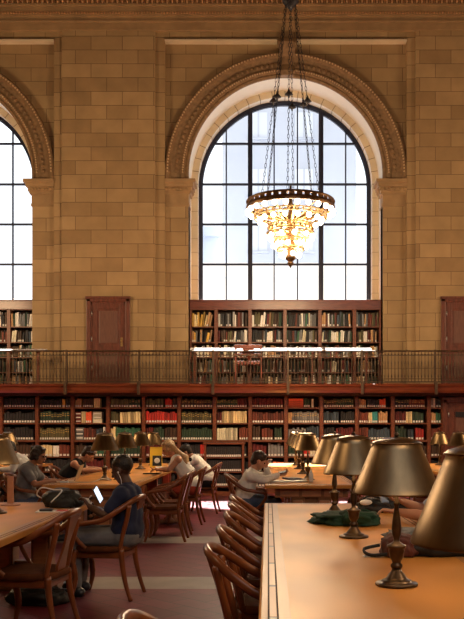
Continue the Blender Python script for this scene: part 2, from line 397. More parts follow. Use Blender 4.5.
# carved arch mouldings, impost capitals, keystones, cornice
n_trim = [0]
def trim(mb, m): n_trim[0] += 1; return structure(mb.build('trim_%d' % n_trim[0], m))
for c0 in BAYS:
    t = MB()
    prof = [(R1 - .005, 0), (R1 - .005, -.05), (2.30, -.075), (2.33, -.06), (2.36, -.10), (2.42, -.12), (2.46, -.09), (2.60, -.10), (2.66, -.12), (2.70, -.17), (2.76, -.19), (2.79, -.14), (2.79, 0)]
    NA2 = 64
    for k in range(NA2):
        a0, a1 = PI * k / NA2, PI * (k + 1) / NA2
        for (ra, ya), (rb, yb) in zip(prof, prof[1:]):
            P = lambda r, a, y: (c0 + r * math.cos(a), WY + y, ZC - .14 + (.14 if math.sin(a) > 0 or 1 else 0) + r * math.sin(a))
            t.add([P(ra, a0, ya), P(rb, a0, yb), P(rb, a1, yb), P(ra, a1, ya)], [(0, 1, 2, 3)], 0)
    for s in (-1, 1):
        for (ra, ya), (rb, yb) in zip(prof, prof[1:]):
            t.add([(c0 + s * ra, WY + ya, 7.2), (c0 + s * rb, WY + yb, 7.2), (c0 + s * rb, WY + yb, ZC), (c0 + s * ra, WY + ya, ZC)], [(0, 1, 2, 3)], 0)
    for (rr, yy, rad, cnt) in ((2.385, -.125, .022, 130), (2.73, -.185, .022, 120), (2.53, -.10, .05, 66)):
        for k in range(cnt):
            a = PI * (k + .5) / cnt
            t.ball((c0 + rr * math.cos(a), WY + yy, ZC + rr * math.sin(a)), rad, u=6, v=4, mi=1 if rad < .03 else 0)
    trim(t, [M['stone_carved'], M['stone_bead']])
    for s in (-1, 1):
        t = MB()
        # impost pier and its capital, swept up in stacked steps that overhang the opening a little
        lev = [(2.44, 6.62, .0, .0), (6.62, 6.68, .02, .03), (6.68, 6.90, .01, .02), (6.90, 6.96, .05, .05), (6.96, 7.05, .08, .09), (7.05, 7.14, .12, .13), (7.14, 7.22, .17, .17)]
        for (z0, z1, ov, fw) in lev:
            xa = c0 + s * (R1 - ov + (.0 if ov else 0)); xb = c0 + s * (RO - .002)
            t.box(xa, xb, WY - .04 - fw, WY + .35 + ov * .2, z0, z1, 1 if z0 < 3 else 0)
        for k in range(7):
            x = c0 + s * (R1 + .02 + k * .085)
            t.ball((x, WY - .13, 7.0), .032, (1, .8, 1.4), u=6, v=5)
        for k in range(4):
            t.ball((c0 + s * (R1 - .085), WY + .03 + k * .085, 7.0), .032, (.8, 1, 1.4), u=6, v=5)
        trim(t, [M['stone_plain'], M['stone']])
    # keystone: scrolled console
    t = MB()
    kp = [(WY, 10.42), (PY - .16, 10.42), (PY - .20, 10.30), (PY - .14, 10.16), (PY - .05, 10.02), (PY - .03, 9.85), (PY - .08, 9.70), (PY - .04, 9.60), (WY, 9.62)]
    for (hw, off) in ((.20, 0), (.13, -.03)):
        n = len(kp); vs = []
        for sx in (-1, 1):
            for (y, z) in kp:
                ww = hw * (.72 + .28 * (z - 9.6) / .8)
                vs.append((c0 + .03 + sx * ww, y + (off if y < WY else 0), z))
        t.add(vs, [(i, (i + 1) % n, n + (i + 1) % n, n + i) for i in range(n)] + [tuple(range(n))[::-1], tuple(range(n, 2 * n))], 0)
    for sx in (-1, 1):
        t.tube([(c0 + .03 + sx * .2, PY - .12, 10.3), (c0 + .03 + sx * .23, PY - .12, 10.3)], .09, n=12)
        t.tube([(c0 + .03 + sx * .15, PY - .06, 9.68), (c0 + .03 + sx * .18, PY - .06, 9.68)], .05, n=12)
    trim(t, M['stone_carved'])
t = MB()
for (y0, z0, z1) in ((PY - .09, 10.62, 10.80), (PY - .13, 10.80, 10.84), (PY - .11, 10.84, 10.92), (PY - .16, 10.92, 11.0), (PY - .17, 11.0, 11.13), (PY - .22, 11.13, 11.17), (PY - .24, 11.30, 11.34), (PY - .42, 11.34, 11.52), (PY - .50, 11.52, 11.60)):
    t.box(X0, X1, y0, PY + .05, z0, z1)
t.box(X0, X1, PY - .16, PY + .05, 11.17, 11.30)
trim(t, M['stone_plain'])
t = MB()
k = -7.2
while k < 6.2:
    t.ball((k, PY - .21, 11.235), .04, (.85, .8, 1.5), u=7, v=5)
    t.hexa([(k + .05, PY - .22, 11.18), (k + .057, PY - .24, 11.18), (k + .064, PY - .22, 11.18), (k + .057, PY - .16, 11.18)], [(k + .045, PY - .22, 11.29), (k + .057, PY - .25, 11.29), (k + .069, PY - .22, 11.29), (k + .057, PY - .16, 11.29)])
    k += .114
k = -7.2
while k < 6.2:
    t.box(k, k + .035, PY - .19, PY - .12, 10.955, 10.995); k += .065
trim(t, mat('stone_ornament', (.46, .25, .11), .6, var=.2, scale=14, bump=.3))

# gallery floor and its fascia
GY = 18.70; GZ0, GZ1 = 2.27, 2.45
g = MB(); g.box(X0, X1, GY + .06, PY + .1, GZ0, GZ1 - .01); structure(g.build('floor_gallery', M['red_wood_h']))
t = MB()
t.extrude_x([(GY + .06, GZ0 - .02), (GY + .02, GZ0 - .02), (GY - .0, GZ0 + .03), (GY - .01, GZ0 + .10), (GY - .04, GZ0 + .12), (GY - .05, GZ1 - .02), (GY - .03, GZ1), (GY + .12, GZ1)], X0, X1)
trim(t, M['red_wood_h'])
t = MB()
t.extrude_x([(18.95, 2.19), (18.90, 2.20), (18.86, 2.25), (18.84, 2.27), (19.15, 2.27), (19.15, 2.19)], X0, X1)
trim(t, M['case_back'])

# ------------------------------------------------------------------ windows
def window(n, c0):
    root = empty('window_%d' % n, (c0, 20.80, 4.44)); structure(root)
    fr = MB(); NA2 = 48
    ro, ri = R2 - .002, R2 - .075
    zb = 4.44
    for (ra, rb, ya, yb) in ((ri, ro, -.06, .10), (ri - .02, ri + .01, -.02, .06)):
        for k in range(NA2):
            a0, a1 = PI * k / NA2, PI * (k + 1) / NA2
            P = lambda r, a, y: (r * math.cos(a), y, ZC - zb + r * math.sin(a))
            fr.add([P(ra, a0, ya), P(rb, a0, ya), P(rb, a1, ya), P(ra, a1, ya), P(ra, a0, yb), P(rb, a0, yb), P(rb, a1, yb), P(ra, a1, yb)],
                   [(0, 1, 2, 3), (7, 6, 5, 4), (0, 3, 7, 4), (1, 5, 6, 2)])
        for s in (-1, 1): fr.box(s * ra, s * rb, ya, yb, 0, ZC - zb)
    fr.box(-ro, ro, -.08, .12, -.02, .08)
    fr.build('window_frame', M['window_iron'], root)
    H = lambda x: ZC - zb + math.sqrt(max(0, (ri + .02) ** 2 - x * x))
    for x in (-.845, .885): 
        m = MB(); m.box(x - .055, x + .055, -.10, .08, .06, H(x)); m.box(x - .02, x + .02, -.15, .1, .06, H(x) - .02); m.build('mullion', M['window_iron'], root)
    for x in (-1.43, -.26, .31, 1.49):
        m = MB(); m.box(x - .016, x + .016, -.03, .03, .06, H(x)); m.build('glazing_bar', M['window_iron'], root)
    for z in (PZ(264.5, 20.8), PZ(224.5, 20.8), PZ(184.5, 20.8), PZ(144, 20.8)):
        d = z - ZC; hw = math.sqrt((ri + .02) ** 2 - max(d, 0) ** 2)
        m = MB(); m.box(-hw, hw, -.035, .035, z - zb - .022, z - zb + .022); m.build('transom', M['window_iron'], root)
    gl = MB(); pts = [(-ri, .0, .03), (ri, .0, .03)] + [(ri * math.cos(PI * k / NA2), 0, ZC - zb + ri * math.sin(PI * k / NA2)) for k in range(NA2 + 1)]
    gl.add([(x, .012, z) for (x, y, z) in pts], [tuple(range(len(pts)))])
    gl.build('glass_pane', M['glass'], root, fix=False)
for i, c0 in enumerate((XC, XC - PITCH, XC + PITCH)): window(i + 1, c0)

# ------------------------------------------------------------------ buildings across the street
def far_building(x0, x1, y, h, wx, wz, pitchx, pitchz, m, label, z0w=2.0):
    r = empty('office_building', ((x0 + x1) / 2, y, -4), 0, label, 'building')
    b = MB(); hw = (x1 - x0) / 2; b.box(-hw, hw, 0, 6, 0, h + 4); b.box(-hw - .3, hw + .3, -.4, .2, h + 3.5, h + 4.2)
    b.build('facade', m, r)
    x = -hw + pitchx * .6
    while x < hw - wx:
        z = z0w + 4
        while z < h + 4 - wz:
            q = MB(); q.box(x, x + wx, -.03, .05, z, z + wz); q.box(x - .12, x + wx + .12, -.16, 0, z - .15, z, 1)
            q.box(x + wx / 2 - .05, x + wx / 2 + .05, -.06, 0, z, z + wz, 1)
            q.build('window', [M['facade_glass'], m], r); z += pitchz
        x += pitchx
    return r
far_building(-2.9, 5.6, 54, 30, 1.1, 1.6, 2.9, 3.6, M['facade'], 'pale blue-grey office building with rows of windows seen beyond the large arched window')
far_building(-9, -3.6, 62, 16.0, 1.1, 1.6, 3.1, 3.6, M['facade'], 'lower pale building at the left side of the large window view')
far_building(-9.2, 12, 44, 9.8, .1, .1, 60, 60, M['facade_white'], 'bright white low building filling the bottom of the window view')
far_building(-46, -22, 58, 30, 1.1, 1.6, 4, 4.4, M['facade'], 'pale building glimpsed through the window at the left edge')

# ------------------------------------------------------------------ doors in the piers
def panel_door(name_n, xc, y, z0, w_, h_, hinge=-1, plaque=False):
    root = empty('door_%d' % name_n, (xc, y, z0)); structure(root)
    fr = MB(); fw = .10
    fr.box(-w_ / 2, -w_ / 2 + fw, -.07, .02, 0, h_, ch=.015); fr.box(w_ / 2 - fw, w_ / 2, -.07, .02, 0, h_, ch=.015)
    fr.box(-w_ / 2, w_ / 2, -.07, .02, h_ - fw, h_, ch=.015); fr.box(-w_ / 2 - .02, w_ / 2 + .02, -.09, .02, h_ - .03, h_ + .03, ch=.01)
    fr.box(-w_ / 2 + fw, -w_ / 2 + fw + .035, -.045, .02, 0, h_ - fw); fr.box(w_ / 2 - fw - .035, w_ / 2 - fw, -.045, .02, 0, h_ - fw)
    fr.box(-w_ / 2 + fw, w_ / 2 - fw, -.045, .02, h_ - fw - .035, h_ - fw)
    fr.build('door_frame', M['door_wood'], root)
    lf = MB(); a = w_ / 2 - fw - .03; t = h_ - fw - .03
    lf.box(-a, a, -.02, .02, 0, t); lf.box(-a, -a + .12, -.035, 0, 0, t, ch=.008); lf.box(a - .12, a, -.035, 0, 0, t, ch=.008)
    for (z0_, z1_) in ((0, .16), (t * .42, t * .42 + .14), (t - .13, t)): lf.box(-a + .11, a - .11, -.034, 0, z0_, z1_, ch=.008)
    lf.build('door_leaf', M['door_wood'], root)
    pn = MB()
    for (z0_, z1_) in ((.16, t * .42), (t * .42 + .14, t - .13)): pn.box(-a + .16, a - .16, -.03, 0, z0_ + .04, z1_ - .04, ch=.012)
    pn.build('door_panel', M['door_panel'], root)
    for z in (.35, h_ * .5, h_ - .42):
        q = MB(); q.tube([(hinge * (a + .005), -.055, z), (hinge * (a + .005), -.055, z + .11)], .013); q.build('hinge', M['steel'], root)
    q = MB(); q.box(-hinge * (a - .06) - .025, -hinge * (a - .06) + .025, -.045, -.03, .90, 1.1); q.ball((-hinge * (a - .06), -.08, 1.02), .028); q.tube([(-hinge * (a - .06), -.03, 1.02), (-hinge * (a - .06), -.08, 1.02)], .01)
    q.build('door_knob', M['gilt'], root)
    if plaque:
        q = MB(); q.box(-.18, .18, -.048, -.03, 1.72, 1.84); q.build('door_plaque', M['black_plastic'], root)
DZ = PZ(298, PY - .07) - GZ1
panel_door(1, PX(108.5, 19.55), PY - .07, GZ1, 1.00, DZ)
panel_door(2, PX(462.5, 19.55), PY - .07, GZ1, 1.00, DZ, hinge=-1)
panel_door(3, PX(463, 19.2), 19.20, 0, .92, 2.14, plaque=True)

# ------------------------------------------------------------------ bookcases and books
BCOL = {
    'black': (.016, .015, .016), 'dark green': (.018, .040, .022), 'olive': (.085, .075, .030), 'dark brown': (.050, .026, .014),
    'red': (.42, .022, .015), 'dark red': (.10, .012, .011), 'brown red': (.13, .030, .016), 'cream': (.62, .50, .27), 'ivory': (.58, .54, .40),
    'tan': (.38, .22, .10), 'orange': (.62, .10, .035), 'grey': (.16, .16, .16), 'slate blue': (.035, .055, .075), 'teal': (.03, .22, .22),
    'green': (.03, .11, .06), 'yellow': (.62, .38, .07), 'white': (.70, .68, .62), 'pink': (.45, .18, .15)}
BM = {k: mat('cover_' + k.replace(' ', '_'), v, .55, var=.18, scale=30) for k, v in BCOL.items()}
for m_ in BM.values():      # every volume of a set has faded a little differently
    nt = m_.node_tree; b_ = nt.nodes['Principled BSDF']; src = b_.inputs['Base Color'].links[0].from_socket
    oi = nt.nodes.new('ShaderNodeObjectInfo'); mr = nt.nodes.new('ShaderNodeMapRange'); mr.inputs[3].default_value = .55; mr.inputs[4].default_value = 1.75
    hv = nt.nodes.new('ShaderNodeHueSaturation'); nt.links.new(oi.outputs['Random'], mr.inputs[0]); nt.links.new(mr.outputs[0], hv.inputs['Value'])
    nt.links.new(src, hv.inputs['Color']); nt.links.new(hv.outputs[0], b_.inputs['Base Color'])
M['label'] = mat('call_label', (.86, .84, .78), .7)
M['band'] = mat('gold_band', (.60, .42, .12), .5)
books = []     # (area, builder args)
def book(x, y, z, w_, h_, d_, colr, lab=True, band=False, lean=0.0, flat=False, where='', vis=1.0):
    books.append(dict(x=x, y=y, z=z, w=w_, h=h_, d=d_, c=colr, lab=lab, band=band, lean=lean, where=where, area=w_ * h_ * vis / (y * y), flat=flat))
def book_geom(mb, b, ox=0, oy=0, oz=0, base=0, li=1, bi=2):
    w_, h_, d_ = b['w'], b['h'], b['d']; ca, sa = math.cos(b['lean']), math.sin(b['lean'])
    def T(p):
        x, y, z = p; x2 = x * ca + z * sa; z2 = -x * sa + z * ca
        return (ox + x2, oy + y, oz + z2 + (w_ * abs(sa) / 2))
    r = w_ * .16
    prof = [(-w_ / 2, d_), (-w_ / 2, .006), (-w_ * .3, .0), (0, -.002), (w_ * .3, .0), (w_ / 2, .006), (w_ / 2, d_)]
    n = len(prof); vs = [T((x, y, 0)) for x, y in prof] + [T((x, y, h_)) for x, y in prof]
    fs = [(i, (i + 1) % n, n + (i + 1) % n, n + i) for i in range(n)] + [tuple(range(n))[::-1], tuple(range(n, 2 * n))]
    mb.add(vs, fs, base)
    if b['lab']:
        z0, z1 = (.012, .056) if not b['flat'] else (.03, h_ - .03)
        lw = w_ * .40; mb.add([T((-lw, -.004, z0)), T((lw, -.004, z0)), T((lw, -.004, z1)), T((-lw, -.004, z1))], [(0, 1, 2, 3)], li)
    if b['band']:
        for (a, c_) in ((.62, .67), (.80, .84)):
            lw = w_ * .42; mb.add([T((-lw, -.0035, h_ * a)), T((lw, -.0035, h_ * a)), T((lw, -.0035, h_ * c_)), T((-lw, -.0035, h_ * c_))], [(0, 1, 2, 3)], bi)

ORD = ['leftmost', 'second', 'third', 'fourth', 'fifth', 'sixth', 'seventh', 'eighth', 'ninth', 'tenth', 'eleventh', 'twelfth', 'thirteenth']
SH = ['top', 'second', 'third', 'fourth', 'fifth', 'sixth']
LY = 19.22          # front of the lower bookcases
LSC = FOC / LY
lz = [1.43 + (430 - y) / LSC for y in (407.5, 423.0, 440.0, 456.5, 471.5, 487.0)]
LTOP = 2.25
# per bay, per shelf: runs of (colour, share of width, options)   b = gold bands, n = no label
LOW = [
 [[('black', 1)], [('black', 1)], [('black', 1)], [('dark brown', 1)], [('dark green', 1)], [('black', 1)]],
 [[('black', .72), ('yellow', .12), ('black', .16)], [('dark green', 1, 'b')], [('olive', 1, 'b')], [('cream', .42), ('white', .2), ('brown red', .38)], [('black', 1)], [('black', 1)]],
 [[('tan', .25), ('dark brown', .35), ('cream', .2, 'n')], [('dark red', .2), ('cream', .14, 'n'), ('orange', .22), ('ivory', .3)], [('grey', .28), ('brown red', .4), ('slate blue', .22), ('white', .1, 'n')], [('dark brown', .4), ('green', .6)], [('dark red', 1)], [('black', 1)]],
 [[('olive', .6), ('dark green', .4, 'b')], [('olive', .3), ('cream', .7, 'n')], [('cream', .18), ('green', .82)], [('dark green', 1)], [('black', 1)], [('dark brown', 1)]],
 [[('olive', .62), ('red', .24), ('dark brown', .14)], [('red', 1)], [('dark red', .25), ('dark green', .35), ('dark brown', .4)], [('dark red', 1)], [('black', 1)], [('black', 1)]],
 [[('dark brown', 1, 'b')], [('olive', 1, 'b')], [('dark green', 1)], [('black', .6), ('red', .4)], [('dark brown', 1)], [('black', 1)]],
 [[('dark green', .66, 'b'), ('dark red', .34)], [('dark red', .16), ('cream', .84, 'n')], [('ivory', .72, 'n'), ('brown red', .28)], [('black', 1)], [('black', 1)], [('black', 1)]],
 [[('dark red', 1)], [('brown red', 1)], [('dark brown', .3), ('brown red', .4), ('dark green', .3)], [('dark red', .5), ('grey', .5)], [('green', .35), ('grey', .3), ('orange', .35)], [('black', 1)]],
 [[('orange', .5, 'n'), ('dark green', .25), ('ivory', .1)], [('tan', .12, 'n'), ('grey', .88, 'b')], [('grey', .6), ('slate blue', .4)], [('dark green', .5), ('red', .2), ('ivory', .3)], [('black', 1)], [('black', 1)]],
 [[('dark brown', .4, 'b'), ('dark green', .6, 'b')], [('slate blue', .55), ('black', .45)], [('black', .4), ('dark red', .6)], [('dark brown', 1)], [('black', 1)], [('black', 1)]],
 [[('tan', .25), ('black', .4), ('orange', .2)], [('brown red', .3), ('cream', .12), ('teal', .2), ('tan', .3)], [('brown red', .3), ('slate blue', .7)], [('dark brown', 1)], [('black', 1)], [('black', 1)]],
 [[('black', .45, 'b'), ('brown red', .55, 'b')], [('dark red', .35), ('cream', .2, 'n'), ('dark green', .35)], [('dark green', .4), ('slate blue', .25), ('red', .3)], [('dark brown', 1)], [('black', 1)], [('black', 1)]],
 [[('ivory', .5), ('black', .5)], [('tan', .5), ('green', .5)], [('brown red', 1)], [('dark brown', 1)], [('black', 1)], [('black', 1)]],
]
PXB = [-34.7, 1, 37, 72.5, 108, 143.5, 179, 214.5, 250, 286, 321.5, 357, 393, 429, 443.5]
def low_case(i, pa, pb):
    xa, xb = PX(pa, LY), PX(pb, LY); xm = (xa + xb) / 2; hw = (xb - xa) / 2 - .001
    nm = 'bookcase standing half out of frame at the left edge' if i < 0 else ORD[i] + ' bay of the tall bookcases under the gallery'
    if i < 0: lab = 'red wood bookcase bay under the gallery cut off by the left edge'
    else: lab = 'red wood bookcase bay under the gallery, ' + ORD[i] + (' from the left' if i else ' full bay') + ', full of bound volumes'
    r = empty('bookcase', (xm, LY, 0), 0, lab, 'bookcase', 'tall bookcases under the gallery')
    c = MB()
    for s in (-1, 1):
        c.box(s * hw, s * (hw - .042), 0, .40, 0, LTOP); c.box(s * hw, s * (hw - .03), -.02, .01, .10, LTOP - .04)
    c.box(-hw, hw, -.02, .42, LTOP - .05, LTOP); c.box(-hw, hw, -.03, .42, 0, .10)
    c.build('case', M['case_wood'], r)
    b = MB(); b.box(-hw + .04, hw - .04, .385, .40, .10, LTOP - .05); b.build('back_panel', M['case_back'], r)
    for k, z in enumerate(lz):
        q = MB()
        if k == 2: q.box(-hw + .04, hw - .04, -.045, .385, z - .045, z, ch=.006)
        else: q.box(-hw + .04, hw - .04, .0, .385, z - .026, z)
        q.build('shelf', M['case_wood'], r)
    # books
    for k in range(6):
        top = (LTOP - .06) if k == 0 else lz[k - 1] - .03
        H = top - lz[k]; x = xa + .05; W = (xb - xa) - .10
        for run in LOW[max(i, 0)][k]:
            colr, fr = run[0], run[1]; opt = run[2] if len(run) > 2 else ''
            xe = x + W * fr; bh = H * random.uniform(.74, .84); bw0 = random.choice((.052, .058, .064)) * (1.35 if k >= 3 else 1)
            if i in (2, 8, 10) and k < 2 and fr < .5:      # mixed, uneven books
                bw0 *= .8
            where = (i, k)
            if (i == 2 and k in (1, 2) and colr in ('dark red', 'ivory', 'grey')) or (i == 8 and k == 0 and colr == 'orange'):
                # a lying stack
                n = 3 if colr != 'orange' else 4; zz = lz[k] + .001; th = .9 * H / (n + .4)
                for q in range(n):
                    book((x + xe) / 2, LY + .05, zz, (xe - x) * .96, th * .97, .22, colr, lab=(colr != 'orange'), flat=True, where=(i, k)); zz += th
                x = xe; continue
            while x + bw0 * .7 < xe:
                bw = min(bw0 * random.uniform(.85, 1.15), xe - x); hh = bh * (random.uniform(.86, 1.08) if 'n' not in opt else random.uniform(.97, 1.03))
                hh = min(hh, H * .93)
                vis = 1.0 if k < 2 else (.8 if k == 2 else .25)
                if i < 0: vis = .01
                book(x + bw / 2, LY + .035 + random.uniform(0, .012), lz[k] + .001, bw * .88, hh, .22, colr, lab='n' not in opt, band='b' in opt, where=where, vis=vis)
                x += bw
            x = xe
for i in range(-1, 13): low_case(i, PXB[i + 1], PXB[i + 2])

# free-standing low case with black serials, in front of the wall cases
fy = 18.55; fsc = FOC / fy
r = empty('low_bookcase', (PX(224, fy), fy, 0), 0, 'low free-standing bookcase of black bound volumes behind the reader in white sweater', 'bookcase')
FH = PZ(443, fy); hw = PX(244, fy) / 1 - PX(224, fy)
c = MB()
for s in (-1, 1): c.box(s * hw, s * (hw - .045), 0, .36, 0, FH)
c.box(-hw - .02, hw + .02, -.02, .38, FH - .03, FH + .01, ch=.006); c.box(-hw - .02, hw + .02, -.03, .38, 0, .09); c.build('case', M['case_wood'], r)
q = MB(); q.box(-hw + .04, hw - .04, .34, .355, .09, FH - .03); q.build('back_panel', M['case_back'], r)
fz = [PZ(y, fy) for y in (457.3, 471.7, 486.2)]
for k, z in enumerate(fz):
    q = MB(); q.box(-hw + .04, hw - .04, 0, .34, z - .022, z); q.build('shelf', M['case_wood'], r)
    top = FH - .035 if k == 0 else fz[k - 1] - .025; x = PX(224, fy) - hw + .05; xe = PX(224, fy) + hw - .05
    while x < xe - .03:
        bw = min(.042, xe - x); book(x + bw / 2, fy + .03, z + .001, bw * .95, (top - z) * .84, .2, 'black', where=(20, k), vis=.9); x += bw

# gallery bookcases inside the window recesses
UY = 20.00
GPX = [189, 216, 250, 285, 320, 354.5, 382]
uz = [PZ(y, UY) for y in (326.5, 342.0, 357.0, 372.0, 386.0)]
UT = PZ(300, UY)
MIX = ['dark red', 'white', 'black', 'dark green', 'black', 'grey', 'dark brown', 'tan', 'slate blue', 'olive', 'dark brown', 'ivory', 'black', 'dark green', 'white', 'green', 'brown red', 'grey']
def gallery_cases(cx, tagname, bays):
    off = cx - XC
    t = MB(); t.box(cx - R1 + .005, cx + R1 - .005, UY - .06, UY + .5, UT - .03, UT, ch=.008); t.box(cx - R1 + .005, cx + R1 - .005, UY - .03, UY + .5, UT - .20, UT - .03); t.box(cx - R1 + .005, cx + R1 - .005, UY - .045, UY + .4, UT - .215, UT - .195)
    tag(t.build('bookcase_cornice', M['red_wood_h']), 'red wood cornice board along the top of the %s gallery bookcases' % tagname, 'cornice board')
    for i in bays:
        xa, xb = PX(GPX[i], UY) + off, PX(GPX[i + 1], UY) + off
        if i == 0: xa = cx - R1 + .006
        if i == 5: xb = cx + R1 - .006
        xm = (xa + xb) / 2; hw = (xb - xa) / 2 - .001
        r = empty('gallery_bookcase', (xm, UY, GZ1), 0, 'wooden bookcase bay on the gallery below the %s window, %s bay' % (tagname, ORD[i] if i < 5 else 'rightmost'), 'bookcase', 'gallery bookcases below the %s window' % tagname)
        c = MB(); zt = UT - .215 - GZ1
        for s in (-1, 1): c.box(s * hw, s * (hw - .038), 0, .33, 0, zt)
        c.box(-hw, hw, -.02, .33, 0, .04); c.box(-hw + .03, hw - .03, -.012, .02, zt - .02, zt); c.build('case', M['case_wood'], r)
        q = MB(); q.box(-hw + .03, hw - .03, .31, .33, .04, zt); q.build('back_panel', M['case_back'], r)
        for k, z in enumerate(uz):
            q = MB(); q.box(-hw + .036, hw - .036, .0, .31, z - .022 - GZ1, z - GZ1); q.build('shelf', M['case_wood'], r)
            top = (UT - .22) if k == 0 else uz[k - 1] - .025; H = top - z; x = xa + .045; xe = xb - .045
            pal = MIX
            if i == 0 and k == 0: pal = ['yellow', 'cream', 'yellow', 'tan']
            if i == 0 and k == 1: pal = ['grey', 'black', 'tan', 'yellow']
            col = random.choice(pal); left = 0; lean = 0
            while x < xe - .025:
                if left <= 0:
                    col = random.choice(pal); left = random.choice((1, 1, 1, 2)); lean = random.choice((0, 0, 0, 0, .06, .10, -.04)) if not (i == 0 and k < 2 and x > (xa + xb) / 2) else .2
                    if random.random() < .06: x += .03
                left -= 1
                bw = random.uniform(.03, .056); hh = H * random.uniform(.66, .88)
                if x + bw + abs(lean) * .2 > xe: break
                vis = (1.0 if k < 2 else .6) * (.9 if cx == XC else (.6 if i >= 4 else .01))
                book(x + bw / 2, UY + .04 + random.uniform(0, .03), z + .001, bw * .93, hh, .18, col, lab=random.random() < .35, lean=lean, where=(30 if cx == XC else 40, i, k), vis=vis)
                x += bw + abs(lean) * .05
gallery_cases(XC, 'large central', range(6))
gallery_cases(XC - PITCH, 'left-hand', range(3, 6))

def book_place(wh):
    if wh[0] == 20: return '%s shelf, low free-standing bookcase' % SH[wh[1]]
    if wh[0] == 30: return '%s shelf, %s gallery bay, central window' % (SH[wh[2]], ORD[wh[1]])
    if wh[0] == 40: return '%s shelf, %s gallery bay, left-hand window' % (SH[wh[2]], ORD[wh[1]])
    return '%s shelf, %s full bookcase bay under gallery' % (SH[wh[1]], ORD[max(wh[0], 0)])
books.sort(key=lambda b: -b['area'])
for b in books[:300]:
    mb = MB(); book_geom(mb, b)
    o = mb.build('book', [BM[b['c']], M['label'], M['band']], loc=(b['x'], b['y'], b['z']))
    kind = 'lying ' if b['flat'] else ('leaning ' if b['lean'] > .08 else '')
    tag(o, '%s%s book among the %s spines on %s' % (kind, b['c'], b['c'], book_place(b['where'])) if False else '%s%s book, %s' % (kind, b['c'], book_place(b['where'])), 'book', '%s%s books, %s' % (kind, b['c'], book_place(b['where'])))
rest = MB(); cl = list(BCOL); 
for b in books[300:]: book_geom(rest, b, b['x'], b['y'], b['z'], base=cl.index(b['c']), li=len(cl), bi=len(cl) + 1)
tag(rest.build('books', [BM[k] for k in cl] + [M['label'], M['band']]), 'the remaining rows of bound books filling the gallery and lower shelves', 'books', kind='stuff')

# ------------------------------------------------------------------ gallery balustrade, desk and chair
r = empty('balcony_railing', (0, GY + .06, GZ1), 0, 'long bronze balustrade of thin spindles along the front of the gallery', 'railing')
RH = PZ(350, GY) - GZ1
q = MB(); q.extrude_x([(-.03, RH - .035), (-.035, RH - .015), (-.02, RH), (.02, RH), (.035, RH - .015), (.03, RH - .035)], X0, X1); q.build('handrail', M['rail_bronze'], r)
q = MB(); q.box(X0, X1, -.012, .012, .03, .055); q.box(X0, X1, -.010, .010, RH - .12, RH - .10); q.box(X0, X1, -.008, .008, .10, .115); q.build('cross_rail', M['rail_bronze'], r)
posts = [PX(p, GY) for p in (-82, -8, 66, 139, 213, 288, 362, 435.5, 509)]
for x in posts:
    q = MB(); q.box(x - .022, x + .022, -.03, .03, -.02, RH + .01, ch=.004); q.box(x - .03, x + .03, -.16, -.10, -.24, .03, ch=.004); q.box(x - .02, x + .02, -.14, .0, .0, .05)
    q.ball((x, 0, RH * .5), .03, (1, 1, .8)); q.build('post', M['rail_bronze'], r)
for a, b in zip(posts, posts[1:]):
    q = MB(); n = round((b - a) / .074)
    for k in range(1, n):
        x = a + (b - a) * k / n
        q.lathe([(.007, .05), (.007, .12), (.016, .16), (.009, .22), (.008, RH * .5), (.015, RH * .62), (.007, RH * .7), (.007, RH - .03)], (x, 0, 0), n=6)
        q.box(x - .016, x + .016, -.006, .006, RH - .10, RH - .075)
    q.build('spindle_panel', M['rail_bronze'], r)

dy = 19.15
r = empty('reading_desk', (PX(280.5, dy), dy, GZ1), 0, 'long narrow sloping reading desk with sunlit pale top on the gallery', 'desk')
hwid = (PX(371, dy) - PX(190, dy)) / 2; dh = PZ(350.3, dy) - GZ1
q = MB(); q.hexa([(-hwid, -.12, dh - .025), (hwid, -.12, dh - .025), (hwid, .13, dh + .02), (-hwid, .13, dh + .02)], [(-hwid, -.10, dh + .0), (hwid, -.10, dh + .0), (hwid, .13, dh + .078), (-hwid, .13, dh + .078)]); q.build('desk_top', M['desk_top'], r)
for x in (-hwid + .1, -hwid * .35, hwid * .35, hwid - .1):
    q = MB(); q.box(x - .025, x + .025, .06, .11, 0, dh + .02); q.box(x - .02, x + .02, -.09, .11, dh - .06, dh - .02); q.build('leg', M['case_wood'], r)
r = empty('reading_desk', (PX(15, dy) - 1.0, dy, GZ1), 0, 'end of a sunlit sloping desk on the gallery at the left edge', 'desk')
q = MB(); hwid = PX(46, dy) - PX(15, dy) + 1.0 - 1.0 + 1.0
q.hexa([(-1, -.11, dh - .015), (1.7, -.11, dh - .015), (1.7, .12, dh + .01), (-1, .12, dh + .01)], [(-1, -.09, dh + .0), (1.7, -.09, dh + .0), (1.7, .12, dh + .045), (-1, .12, dh + .045)]); q.build('desk_top', M['desk_top'], r)
for x in (-.8, 1.5):
    q = MB(); q.box(x - .025, x + .025, .05, .10, 0, dh + .01); q.build('leg', M['case_wood'], r)

r = empty('gallery_chair', (PX(248.5, 18.94), 18.94, GZ1), 0, 'red wooden ladder-back chair on the gallery facing the long desk', 'chair')
cw = .30; ch_ = PZ(344.8, 18.83) - GZ1
for s in (-1, 1):
    q = MB(); q.box(s * cw, s * (cw - .045), -.12, -.08, 0, ch_, ch=.006); q.build('leg', M['chair_red'], r)
    q = MB(); q.box(s * cw, s * (cw - .045), .22, .26, 0, .43, ch=.006); q.build('leg', M['chair_red'], r)
q = MB(); q.box(-cw, cw, -.12, .26, .43, .47, ch=.01); q.build('seat', M['chair_red'], r)
q = MB(); q.box(-cw - .01, cw + .01, -.125, -.085, ch_ - .09, ch_, ch=.01); q.build('top_rail', M['chair_red'], r)
for z in (ch_ - .20, ch_ - .37):
    q = MB(); q.box(-cw + .03, cw - .03, -.115, -.09, z - .05, z + .01, ch=.006); q.build('back_slat', M['chair_red'], r)
